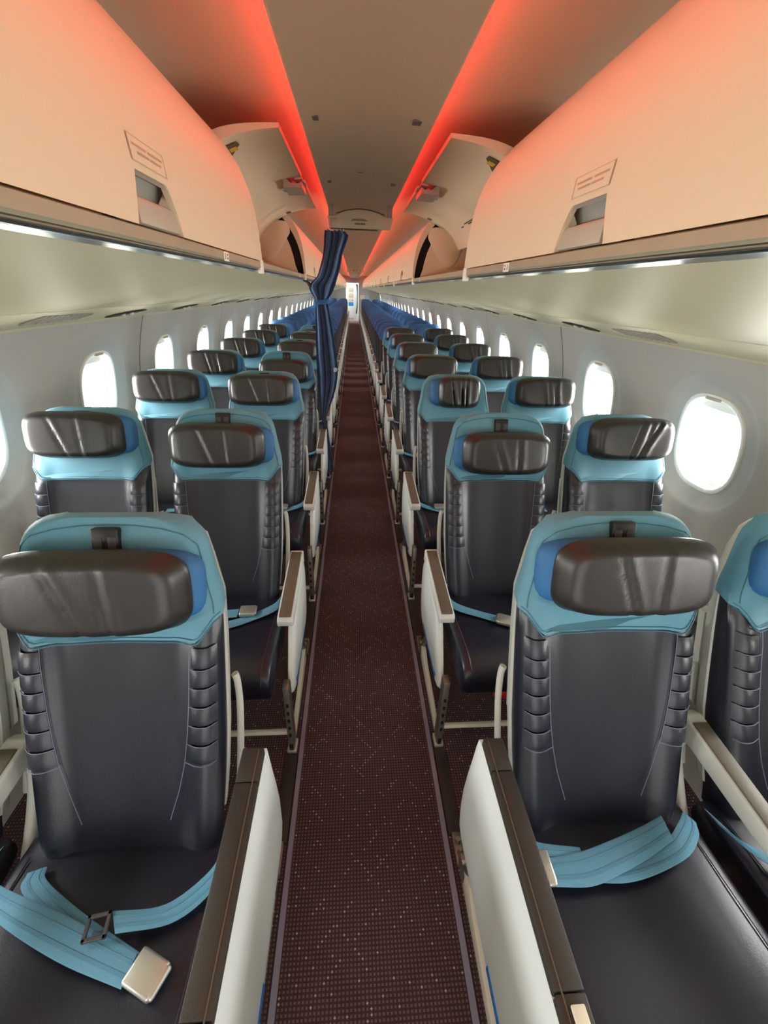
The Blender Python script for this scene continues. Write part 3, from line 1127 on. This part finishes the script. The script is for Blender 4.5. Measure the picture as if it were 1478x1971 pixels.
CREASES = {
    'plain': [],
    'soft': [(-0.40, -0.05, 0.9), (0.18, 0.22, 0.8)],
    'creased': [(-0.28, -0.02, 1.5), (0.22, 0.30, 1.6), (0.05, 0.42, 0.9), (-0.05, 0.10, 0.7)],
    'leaning': [(0.12, -0.12, 1.6), (0.55, 0.02, 1.7), (0.30, 0.15, 0.6)],
    'folded': [(-0.45, -0.20, 3.2), (0.05, 0.12, 3.4), (0.30, 0.30, 2.2)],
}


def m_pillow_face(kind, w, h):
    cr = CREASES[kind]

    def front(u, v):
        x, z, r = pill_outline(u, v, w, h)
        t = 0.046 * (1 - max(0, (r - 0.70) / 0.30) ** 3.0) - 0.004 * (2 * u - 1) ** 2
        a, b = x / w, z / h
        for (at, ab, s) in cr:
            c = at + (ab - at) * (0.5 - b / 2)
            d = (a - c)
            t -= 0.0042 * s * math.exp(-(d / 0.035) ** 2) * sstep(-1.3, 0.6, -b + 0.2)
            t += 0.0022 * s * math.exp(-((d - 0.09) / 0.06) ** 2)
        if r > 0.995:
            t = 0.004
        return (x, -t, z)
    g = G().grid(front, 44, 18)
    # back sheet
    g.grid(lambda u, v: (pill_outline(u, v, w, h)[0], 0.004, pill_outline(u, v, w, h)[1]), 44, 18)
    n = 45
    b0 = 45 * 19
    border = [i for i in range(44)] + [44 + j * 45 for j in range(18)] + [18 * 45 + i for i in range(44, 0, -1)] + [j * 45 for j in range(18, 0, -1)]
    F = []
    for i in range(len(border)):
        a, b = border[i], border[(i + 1) % len(border)]
        F.append((a, b, b + b0, a + b0))
    g.f += F
    return g.mesh('pillow_face', M['pillow'], 70)


def m_pillow_core(w, h):
    def front(u, v, d):
        x, z, r = pill_outline(u, v, w, h, 5.0)
        return (x, d - (0.030 * (1 - r ** 8) if d < 0.01 else 0), z)
    g = G().grid(lambda u, v: front(u, v, 0.0), 24, 10)
    g.grid(lambda u, v: front(u, v, 0.02), 24, 10)
    b0 = 25 * 11
    border = [i for i in range(24)] + [24 + j * 25 for j in range(10)] + [10 * 25 + i for i in range(24, 0, -1)] + [j * 25 for j in range(10, 0, -1)]
    g.f += [(border[i], border[(i + 1) % len(border)], border[(i + 1) % len(border)] + b0, border[i] + b0) for i in range(len(border))]
    return g.mesh('headrest_pillow', M['wing'], 70)


def m_guide():
    g = G()
    g.rbox((0, 0, 0.0), (0.052, 0.018, 0.062), 0.004)
    return g.mesh('pillow_guide', M['black'])


def m_guide_strap():
    g = G()
    for sg in (-1, 1):
        g.rbox((sg * 0.0135, -0.0085, -0.006), (0.016, 0.003, 0.040), 0.001)
    return g.mesh('guide_clip', M['clip'])


# --- armrest and side panel (aisle side ax = direction of the aisle in local x)
def arm_poly(y0, z0, y1, z1, h):
    """side view of an arm, rounded nose at y1 (front)"""
    d = Vector((y1 - y0, z1 - z0)).normalized()
    n = Vector((-d.y, d.x))
    if n.y < 0:
        n = -n
    A, B = Vector((y0, z0)), Vector((y1, z1))
    return [tuple(A), tuple(A + d * 0.004 - n * 0), tuple(B - d * 0.012), tuple(B - n * 0.010), tuple(B - n * (h - 0.012)), tuple(B - d * 0.014 - n * h), tuple(A + d * 0.05 - n * h), tuple(A - n * h * 1.3)]


def m_arm_frame(xc, wid=0.052):
    p = arm_poly(-0.075, 0.560, -0.448, 0.528, 0.042)
    return G().prism(p, 'x', xc - wid / 2, xc + wid / 2, 0.006, 3).mesh('armrest', M['shell'], 40)


def m_arm_pad(xc, wid=0.040):
    p = [(-0.092, 0.5645), (-0.432, 0.5345), (-0.438, 0.529), (-0.090, 0.556)]
    return G().prism(p, 'x', xc - wid / 2, xc + wid / 2, 0.002, 2).mesh('armrest_pad', M['taupe'], 40)


def m_side_panel(xc, ax):
    """curved white end bay panel below the aisle armrest"""
    prof = [(-0.070, 0.535), (-0.045, 0.46), (-0.055, 0.36), (-0.085, 0.27), (-0.15, 0.235), (-0.30, 0.235), (-0.47, 0.238), (-0.505, 0.252), (-0.495, 0.30), (-0.455, 0.375), (-0.41, 0.44), (-0.36, 0.485), (-0.28, 0.52), (-0.16, 0.538)]
    prof = rounded_profile(prof, 3)
    cy = sum(p[0] for p in prof) / len(prof)
    cz = sum(p[1] for p in prof) / len(prof)
    rings = []
    for dx, k in ((0.0, 0.97), (0.002, 1.0), (0.012, 1.0), (0.020, 0.97), (0.025, 0.90), (0.028, 0.75), (0.029, 0.4)):
        rings.append([(xc + ax * dx, cy + (y - cy) * k, cz + (z - cz) * k) for y, z in prof])
    return G().loft(rings).mesh('side_panel', M['shell'], 50)


def m_stripe(xc, ax):
    g = G()
    pts = [(-0.20, 0.268), (-0.30, 0.268), (-0.42, 0.268), (-0.475, 0.272)]
    g.prism(pts + [(y, z + 0.014) for y, z in pts[::-1]], 'x', xc + ax * 0.024, xc + ax * 0.0295, 0.001)
    return g.mesh('accent_stripe', M['accent'])


def m_front_leg(xc):
    g = G()
    g.prism([(-0.560, 0.335), (-0.520, 0.335), (-0.515, 0.05), (-0.520, 0.012), (-0.556, 0.012), (-0.560, 0.05)], 'x', xc - 0.011, xc + 0.011, 0.003)
    return g.mesh('front_leg', M['steel'])


def m_leg_holes(xc):
    g = G()
    for k in range(5):
        g.rbox((xc, -0.5605, 0.10 + 0.038 * k), (0.009, 0.003, 0.016), 0.001)
    g.rbox((xc, -0.5615, 0.036), (0.015, 0.004, 0.030), 0.002)
    o = g.mesh('leg_slots', M['black'])
    return o


def m_foot(xc):
    g = G()
    g.rbox((xc, -0.54, 0.010), (0.034, 0.052, 0.020), 0.004)
    return g.mesh('front_foot', M['chrome'])


def m_base_rail(xc, ax):
    g = G()
    g.prism([(-0.515, 0.022), (-0.10, 0.022), (-0.085, 0.05), (-0.11, 0.085), (-0.17, 0.100), (-0.23, 0.075), (-0.515, 0.048)], 'x', xc + ax * 0.002 - 0.008, xc + ax * 0.002 + 0.008, 0.003)
    return g.mesh('base_rail', M['ivory'])


def m_rear_leg(xc):
    g = G()
    g.tube([(xc, -0.12, 0.07), (xc, -0.20, 0.20), (xc, -0.26, 0.34)], 0.013, 8)
    g.rbox((xc, -0.115, 0.055), (0.024, 0.06, 0.05), 0.006)
    return g.mesh('rear_leg', M['steel'])


def m_fitting(xc):
    g = G()
    g.rbox((xc, -0.050, 0.012), (0.026, 0.085, 0.024), 0.004)
    g.tube([(xc, -0.035, 0.02), (xc, -0.035, 0.040)], [0.010, 0.008], 8)
    g.tube([(xc, -0.065, 0.02), (xc, -0.065, 0.046)], [0.009, 0.006], 8)
    return g.mesh('floor_fitting', M['steel'])


def m_bar(x0, x1):
    return G().tube([(x0, -0.525, 0.072), (x1, -0.525, 0.072)], 0.0105, 10).mesh('baggage_bar', M['ivory'], 60)


# --- seat belts, edge lines in local coordinates
def m_strap(A, B, t=0.0028):
    return G().strip(A, B, t).mesh('belt_strap', M['belt'], 50)


def front_strap(parent, A, B):
    st = obj('belt_strap', m_strap(A, B), parent)
    for t0, t1 in ((0.24, 0.36), (0.62, 0.76)):
        up_ = Vector((0, 0, 0.0012))
        a2 = [Vector(a).lerp(Vector(b), t0) + up_ for a, b in zip(A, B)]
        b2 = [Vector(a).lerp(Vector(b), t1) + up_ for a, b in zip(A, B)]
        obj('weave_band', G().strip(a2, b2, 0.0022).mesh('weave_band', M['weave'], 50), st)
    return st


def m_buckle(c, dirv, L=0.056, W=0.050, T=0.016):
    d = Vector(dirv).normalized()
    side = Vector((0, 0, 1)).cross(d)
    rot = Matrix((d, side, Vector((0, 0, 1)))).transposed()
    g = G()
    g.rbox(c, (L, W, T), 0.005, 3, rot)
    tip = Vector(c) + d * (L * 0.42) + Vector((0, 0, 0.002))
    g.rbox(tip, (L * 0.34, W * 0.90, T * 0.72), 0.005, 3, rot)
    return g.mesh('belt_buckle', M['chrome'], 40)


def m_tongue(c, dirv, L=0.036, W=0.034, T=0.004):
    d = Vector(dirv).normalized()
    side = Vector((0, 0, 1)).cross(d)
    rot = Matrix((d, side, Vector((0, 0, 1)))).transposed()
    g = G()
    c = Vector(c)
    for sg in (-1, 1):
        g.rbox(c + side * sg * W * 0.42, (L, W * 0.16, T), 0.001, 1, rot)
        g.rbox(c + d * sg * L * 0.42, (L * 0.16, W, T), 0.001, 1, rot)
    return g.mesh('belt_tongue', M['clip'], 40)


# --- front row: tray-table armrest boxes
def m_box_lid(xc):
    g = G()
    for y0, y1 in ((-0.145, -0.212), (-0.2135, -0.508), (-0.5095, -0.76)):
        zt = [0.675 + (y + 0.145) * 0.0155 for y in (y0, y1)]
        g.prism([(y0, zt[0]), (y1, zt[1]), (y1, zt[1] - 0.022), (y0, zt[0] - 0.022)], 'x', xc - 0.021, xc + 0.021, 0.0025)
    return g.mesh('armrest_lid', M['lid'], 40)


def m_box_highlight(xc, ax):
    g = G()
    g.prism([(-0.15, 0.6756), (-0.75, 0.6663), (-0.75, 0.664), (-0.15, 0.673)], 'x', xc + ax * 0.0105, xc + ax * 0.0125)
    return g.mesh('lid_highlight', M['highlight'])  # lighter strip paints the highlight along the lid edge


def m_box_body(xc, ax):
    """tall white body under the lid, bulging into the aisle"""
    rings = []
    for y, k in ((-0.115, 0.45), (-0.118, 0.75), (-0.128, 0.95), (-0.15, 1.0), (-0.25, 1.0), (-0.40, 1.0), (-0.60, 1.0), (-0.76, 1.0)):
        zt = 0.655 + (y + 0.145) * 0.012
        pts = [(0.021, zt), (0.024, 0.60), (0.029, 0.52), (0.032, 0.44), (0.031, 0.36), (0.026, 0.30), (0.018, 0.265), (-0.010, 0.26), (-0.019, 0.30), (-0.021, 0.50), (-0.021, zt)]
        rings.append([(xc + ax * x * (0.6 + 0.4 * k), y, 0.46 + (z - 0.46) * k) for x, z in pts])
    return G().loft(rings).mesh('armrest_box', M['shell'], 50)


def m_box_stripe(xc, ax):
    g = G()
    g.rbox((xc + ax * 0.0285, -0.57, 0.318), (0.004, 0.37, 0.013), 0.001)
    return g.mesh('accent_stripe', M['accent'])


def m_button(xc):
    g = G()
    g.rbox((xc, 0, 0), (0.019, 0.026, 0.006), 0.002)
    return g.mesh('arm_button', M['white'])


def m_centre_arm(xc):
    g = G()
    g.prism([(-0.04, 0.600), (-0.06, 0.612), (-0.44, 0.585), (-0.455, 0.570), (-0.44, 0.545), (-0.10, 0.555), (-0.05, 0.50), (-0.025, 0.50)], 'x', xc - 0.024, xc + 0.024, 0.006, 3)
    return g.mesh('armrest', M['grey'], 40)


def m_centre_pad(xc):
    g = G()
    g.prism([(-0.085, 0.614), (-0.43, 0.590), (-0.435, 0.583), (-0.085, 0.606)], 'x', xc - 0.018, xc + 0.018, 0.002)
    return g.mesh('armrest_pad', M['taupe'], 40)


def m_arm_post(xc):
    g = G()
    g.tube(catmull([(xc, -0.05, 0.56), (xc, -0.07, 0.48), (xc, -0.12, 0.40), (xc, -0.17, 0.34)], 3), 0.014, 8)
    return g.mesh('arm_post', M['grey'], 60)


def m_pouch():
    return G().rbox((0.025, -0.40, 0.125), (0.11, 0.09, 0.06), 0.02, 3).rbox((0.025, -0.40, 0.245), (0.03, 0.004, 0.19), 0.001).mesh('life_vest_pouch', M['red'], 50)


XA, XW = 0.527, 1.022          # seat centres
ROW1, PITCH = 0.701, 0.842


def seat(side, pos, row, Y, econ=False, **kw):
    """side -1 left / +1 right, pos 'aisle' or 'window'"""
    X = side * (XA if pos == 'aisle' else XW)
    root = empty('passenger_seat', (X, Y, 0))
    ax = -side                                   # aisle direction in local x

    def C(key, fn, *a):
        return cached(key, lambda: fn(*a))

    def P(name, me, parent=root, loc=(0, 0, 0)):
        return obj(name, me, parent, loc)
    lo = econ
    P('cushion', C('cush', m_cushion))
    bk = P('backrest', C(('back', lo), m_backrest, lo))
    if not econ:
        cu = root.children[0] if root.children else None
        for sg in (-1, 1):
            for k in range(6):
                P('bolster_panel', C(('rib', k, sg), m_rib, k, sg), bk)
            P('stitching', C(('st', sg), m_stitch, sg), bk)
            P('cushion_piping', C(('cp', sg), m_cushion_seam, sg))
            P('tray_arm', C(('ta', sg), m_tray_arm, sg))
        cv = P('headrest_cover', C('cover', m_cover))
        P('seam_or_shade_line', C('cseam', m_cover_seam), cv)
        P('hem_seam', C('hseam', m_hem_seam), cv)
        hz = kw.get('hz', 1.015)
        pw, ph = kw.get('pw', 0.172), kw.get('ph', 0.083)
        kind = kw.get('crease', 'soft')
        yb = interp(BP, hz) - 0.022
        tilt = R(-12)
        pl = P('headrest_pillow', C(('core', pw), m_pillow_core, kw.get('cw', 0.182), ph * 0.86), root, (kw.get('px', 0), yb + 0.006, hz))
        pl.rotation_euler = (tilt, 0, kw.get('pyaw', 0))
        P('pillow_face', C(('face', kind, pw, ph), m_pillow_face, kind, pw, ph), pl, (-ax * 0.016, -0.022, 0.0))
        gz = kw.get('gz', 1.050)
        gd = P('pillow_guide', C('guide', m_guide), root, (0, interp(BP, gz) - 0.006, gz))
        gd.rotation_euler = (R(-16), 0, 0)
        P('guide_clip', C('clip', m_guide_strap), gd)
    else:
        cv = P('headrest_cover', C('ecover', m_cover, True, 'econ'))
        P('seam_or_shade_line', C('eshade', m_econ_shade_line), cv)
    P('back_shell', C('shell', m_shell))
    if row == 1 or not econ:
        P('tray_table', C('tray', m_tray))
    # arm and leg on the aisle side (window seats carry the shared middle arm)
    xa = ax * (XA - 0.2725) if pos == 'aisle' else ax * (XW - 0.775)
    xl_ = ax * (XA - 0.268) if pos == 'aisle' else ax * (XW - 0.79)
    if row == 1 and not econ:
        if pos == 'aisle':
            xb = ax * (XA - 0.246)
            bx = P('armrest_box', C(('bb', ax), m_box_body, xb, ax))
            ld = P('armrest_lid', C(('bl', ax), m_box_lid, xb))
            P('lid_highlight', C(('bg', ax), m_box_highlight, xb, ax), ld)
            P('accent_stripe', C(('bs', ax), m_box_stripe, xb, ax), bx)
            if side > 0:
                for yb2 in (-0.5335, -0.5665):
                    P('arm_button', C(('btn', ax), m_button, xb + 0.004), ld, (0, yb2, 0.675 + (yb2 + 0.145) * 0.0155 + 0.001))
        else:
            ar = P('armrest', C(('ca', ax), m_centre_arm, xa))
            P('armrest_pad', C(('cpad', ax), m_centre_pad, xa), ar)
            P('arm_post', C(('post', ax), m_arm_post, xa))
    else:
        k = (pos, ax)
        ar = P('armrest', C(('arm', k), m_arm_frame, xa))
        P('armrest_pad', C(('pad', k), m_arm_pad, xa), ar)
        if pos == 'aisle':
            xs = ax * (XA - 0.272)
            sp = P('side_panel', C(('sp', k), m_side_panel, xs, ax))
            P('accent_stripe', C(('stripe', k), m_stripe, xs, ax), sp)
        else:
            P('arm_post', C(('post', k), m_arm_post, xa))
    lg = P('front_leg', C(('leg', pos, ax), m_front_leg, xl_))
    if not econ:
        P('leg_slots', C(('slots', pos, ax), m_leg_holes, xl_), lg)
    P('front_foot', C(('foot', pos, ax), m_foot, xl_))
    P('base_rail', C(('brail', pos, ax), m_base_rail, xl_, ax))
    P('rear_leg', C(('rleg', pos, ax), m_rear_leg, xl_))
    P('floor_fitting', C(('fit', pos, ax), m_fitting, xl_))
    if pos == 'aisle':
        P('baggage_bar', C(('bar', ax), m_bar, xl_, ax * (XA - 0.745)))
    else:
        P('baggage_bar', C(('barw', ax), m_bar, xl_, -ax * 0.18))
    # belts
    if not econ:
        belt = kw.get('belt', 'laid')
        if belt == 'laid':      # tongue strap from the aisle arm, buckle strap from the other hip
            kk = ('laid', ax)
            z = 0.436
            A = [(ax * 0.205, -0.165, 0.43), (ax * 0.185, -0.255, z + 0.004), (ax * 0.10, -0.315, z), (ax * 0.035, -0.345, z)]
            B = [(ax * 0.205, -0.205, 0.432), (ax * 0.200, -0.295, z + 0.006), (ax * 0.10, -0.357, z), (ax * 0.040, -0.385, z)]
            P('belt_strap', C((kk, 1), m_strap, A, B))
            A = [(-ax * 0.205, -0.165, 0.43), (-ax * 0.19, -0.25, z + 0.002), (-ax * 0.08, -0.29, z), (ax * 0.06, -0.28, z)]
            B = [(-ax * 0.205, -0.205, 0.432), (-ax * 0.20, -0.29, z + 0.004), (-ax * 0.08, -0.335, z), (ax * 0.06, -0.325, z)]
            P('belt_strap', C((kk, 2), m_strap, A, B))
            P('belt_buckle', C((kk, 3), m_buckle, (ax * 0.095, -0.302, z + 0.008), (ax, 0.05, 0)))
            P('belt_tongue', C((kk, 4), m_tongue, (ax * 0.020, -0.367, z + 0.003), (-ax, -0.2, 0)))
        elif belt == 'joined':
            kk = ('joined', ax)
            z = 0.436
            A = [(ax * 0.205, -0.185, 0.44), (ax * 0.185, -0.265, z + 0.004), (ax * 0.10, -0.315, z), (ax * 0.02, -0.35, z)]
            B = [(ax * 0.205, -0.225, 0.442), (ax * 0.200, -0.305, z + 0.006), (ax * 0.10, -0.355, z), (ax * 0.03, -0.39, z)]
            P('belt_strap', C((kk, 1), m_strap, A, B))
            P('belt_buckle', C((kk, 3), m_buckle, (ax * 0.02, -0.378, z + 0.008), (ax, 0.45, 0)))
            A = [(-ax * 0.205, -0.205, 0.44), (-ax * 0.15, -0.35, z), (-ax * 0.06, -0.40, z), (ax * 0.0, -0.375, z)]
            B = [(-ax * 0.205, -0.245, 0.44), (-ax * 0.15, -0.39, z), (-ax * 0.06, -0.44, z), (-ax * 0.01, -0.415, z)]
            P('belt_strap', C((kk, 2), m_strap, A, B))
        elif belt == 'front_left':
            q = XA
            z = 0.442
            A = [(-0.770 + q, -0.225, z + 0.004), (-0.731 + q, -0.258, z + 0.012), (-0.587 + q, -0.308, z + 0.012), (-0.425 + q, -0.370, z + 0.010)]
            B = [(-0.735 + q, -0.285, z + 0.004), (-0.690 + q, -0.318, z + 0.008), (-0.558 + q, -0.374, z + 0.010), (-0.433 + q, -0.414, z + 0.010)]
            front_strap(root, A, B)
            A = [(-0.672 + q, -0.222, z - 0.012), (-0.652 + q, -0.250, z - 0.004), (-0.545 + q, -0.310, z + 0.004), (-0.415 + q, -0.372, z + 0.006)]
            B = [(-0.705 + q, -0.232, z - 0.012), (-0.688 + q, -0.268, z - 0.002), (-0.575 + q, -0.335, z + 0.003), (-0.435 + q, -0.395, z + 0.005)]
            front_strap(root, A, B)
            P('belt_buckle', m_buckle((-0.398 + q, -0.398, z + 0.012), (0.9, -0.42, 0), 0.060, 0.052))
            A = [(-0.318 + q, -0.215, z + 0.016), (-0.335 + q, -0.255, z + 0.010), (-0.402 + q, -0.303, z + 0.008), (-0.492 + q, -0.313, z + 0.020)]
            B = [(-0.312 + q, -0.262, z + 0.014), (-0.330 + q, -0.298, z + 0.008), (-0.385 + q, -0.332, z + 0.006), (-0.473 + q, -0.345, z + 0.018)]
            front_strap(root, A, B)
            P('belt_tongue', m_tongue((-0.508 + q, -0.335, z + 0.022), (-1, -0.15, 0), 0.040, 0.040, 0.006))
        elif belt == 'front_right':
            q = -XA
            z = 0.442
            A = [(0.360 + q, -0.268, z + 0.010), (0.43 + q, -0.262, z + 0.012), (0.507 + q, -0.246, z + 0.016), (0.585 + q, -0.226, z + 0.020), (0.650 + q, -0.205, z + 0.020)]
            B = [(0.357 + q, -0.316, z + 0.008), (0.43 + q, -0.320, z + 0.010), (0.495 + q, -0.306, z + 0.014), (0.575 + q, -0.281, z + 0.016), (0.648 + q, -0.252, z + 0.016)]
            front_strap(root, A, B)
            A = [(0.40 + q, -0.270, z + 0.002), (0.52 + q, -0.272, z + 0.004), (0.63 + q, -0.250, z + 0.006), (0.690 + q, -0.214, z + 0.008), (0.720 + q, -0.190, z)]
            B = [(0.40 + q, -0.305, z + 0.002), (0.52 + q, -0.315, z + 0.004), (0.655 + q, -0.284, z + 0.006), (0.715 + q, -0.246, z + 0.006), (0.735 + q, -0.215, z)]
            front_strap(root, A, B)
            A = [(0.318 + q, -0.225, z + 0.014), (0.36 + q, -0.238, z + 0.006), (0.44 + q, -0.250, z + 0.005)]
            B = [(0.318 + q, -0.262, z + 0.014), (0.36 + q, -0.272, z + 0.006), (0.44 + q, -0.276, z + 0.005)]
            front_strap(root, A, B)
            P('belt_buckle', m_buckle((0.350 + q, -0.284, z + 0.013), (0.0, -1, 0), 0.058, 0.026))
        elif belt == 'hip':
            z = 0.442
            A = [(ax * 0.245, -0.185, z), (ax * 0.215, -0.26, z + 0.01), (ax * 0.12, -0.31, z + 0.008), (0, -0.32, z)]
            B = [(ax * 0.235, -0.225, z), (ax * 0.20, -0.30, z + 0.01), (ax * 0.11, -0.35, z + 0.006), (0, -0.36, z)]
            P('belt_strap', C(('hip', ax), m_strap, A, B))
        if kw.get('pouch'):
            P('life_vest_pouch', C('pouch', m_pouch))
    return root


def seat_label(side, pos, n, econ):
    where = 'aisle seat' if pos == 'aisle' else 'window seat'
    if econ:
        return 'navy %s with cobalt headrest, %s row behind pillow seats, %s' % (where, ORD[n - 1], SIDE[side][3:].replace('the ', ''))
    if n == 1:
        return 'front row navy leather %s with pale blue headrest cover, %s' % (where, SIDE[side])
    return 'navy leather %s with pale blue headrest, %s row, %s' % (where, ORD[n - 1], SIDE[side])


# headrest pillow settings per seat: height, crease style, width
AISLE_L = {1: dict(hz=0.962, crease='soft', belt='front_left', pw=0.182, ph=0.086, gz=1.042), 2: dict(hz=0.970, crease='soft'), 3: dict(hz=0.995, crease='soft'),
           4: dict(hz=0.955, crease='plain'), 5: dict(hz=0.99, crease='plain'), 6: dict(hz=0.99, crease='plain'), 7: dict(hz=0.955, crease='plain')}
AISLE_R = {1: dict(hz=0.980, crease='soft', belt='front_right', pw=0.176, ph=0.084, gz=1.050), 2: dict(hz=0.950, crease='soft', belt='joined', gz=1.04), 3: dict(hz=1.0, crease='folded', pw=0.118, cw=0.142, ph=0.086),
           4: dict(hz=1.002, crease='plain'), 5: dict(hz=1.002, crease='plain'), 6: dict(hz=1.002, crease='plain'), 7: dict(hz=1.002, crease='plain')}
AISLE_R[2]['pouch'] = True
WIN_L = {n: dict(hz=1.002, crease='soft' if n in (2, 3) else 'creased', belt='hip') for n in range(1, 8)}
WIN_R = {n: dict(hz=1.006, crease='leaning' if n == 2 else 'creased', belt='hip') for n in range(1, 8)}
WIN_R[1]['hz'] = 0.98
rows = [(n, ROW1 + PITCH * (n - 1), False) for n in range(1, 8)]
EP = 0.76
rows += [(k, ROW1 + PITCH * 6 + 0.80 + EP * (k - 1), True) for k in range(1, 23)]
for n, Y, econ in rows:
    for side in (-1, 1):
        for pos in ('aisle', 'window'):
            kw = {}
            if not econ:
                kw = dict((AISLE_L if side < 0 else AISLE_R)[n] if pos == 'aisle' else (WIN_L if side < 0 else WIN_R)[n])
            r_ = seat(side, pos, n, Y, econ, **kw)
            tag(r_, seat_label(side, pos, n, econ), 'seat', 'blue-topped seats' if econ else 'seats with headrest pillows')
# seat track covers between the rows, pieces of the floor
for i, (n, Y, econ) in enumerate(rows):
    nxt = rows[i + 1][1] if i + 1 < len(rows) else Y + EP
    y0, y1 = Y - 0.005, nxt - 0.570
    key = round(y1 - y0, 3)
    for s in (-1, 1):
        me = cached(('tc', key), lambda: G().rbox((0, (y1 - y0) / 2, 0.005), (0.040, y1 - y0, 0.010), 0.003).mesh('track_cover', M['cover']))
        obj('track_cover', me, floor, (s * 0.268, y0, 0))

# ================================================================== aft galley seen through the doorway
YG = 24.6
g = G()
g.prism([(-0.9, 0), (0.9, 0), (0.9, 2.1), (-0.9, 2.1)], 'y', YG + 0.5, YG + 0.54)
struct('wall_galley', g.mesh('wall_galley', M['galley']), 'white rear wall of the galley')
gl = empty('galley_unit', (-0.1, YG, 0))
tag(gl, 'white galley unit with oven bays seen through the far doorway', 'galley')
obj('carcass', G().rbox((0, 0.2, 0.95), (0.62, 0.4, 1.9), 0.01).mesh('carcass', M['galley']), gl)
for z, h in ((1.46, 0.20), (1.20, 0.20), (0.98, 0.14)):
    b_ = obj('bay_door', G().rbox((-0.08, -0.004, z), (0.26, 0.012, h), 0.006).mesh('bay_door', M['galley2']), gl)
    obj('bay_latch', G().rbox((0.02, -0.014, z), (0.02, 0.01, 0.05), 0.003).mesh('bay_latch', M['cup']), b_)
obj('blue_panel', G().rbox((-0.08, -0.004, 0.80), (0.26, 0.012, 0.17), 0.004).mesh('blue_panel', M['stick']), gl)
obj('kick_letters', text_mesh('ASSI', 0.13, M['print'], 'kick_letters'), gl, (-0.08, -0.003, 0.10), (R(90), 0, 0))
g = G().rbox((0.17, -0.012, 0.86), (0.02, 0.02, 1.60), 0.006)
obj('door_post', g.mesh('door_post', M['galley']), gl)
g = G()
g.tube([(0.10, YG - 0.03, 1.70), (0.15, YG - 0.03, 1.66), (0.165, YG - 0.03, 1.30), (0.15, YG - 0.03, 0.70), (0.10, YG - 0.03, 0.36)], [0.05, 0.03, 0.015, 0.02, 0.04], 8)
obj('strap', shift(g, 0.1, -YG, 0).mesh('strap', M['black'], 60), gl)
g = G().rbox((0.49, Y_AFT - 0.012, 1.15), (0.46, 0.02, 0.17), 0.006)
sg_ = obj('wall_screen', g.mesh('wall_screen', M['white']))
tag(sg_, 'white and blue notice panel on the far partition', 'sign')
obj('blue_half', G().rbox((0.60, Y_AFT - 0.024, 1.15), (0.20, 0.006, 0.15), 0.002).mesh('blue_half', mat('notice_blue', (150, 205, 235), 0.5)), sg_)
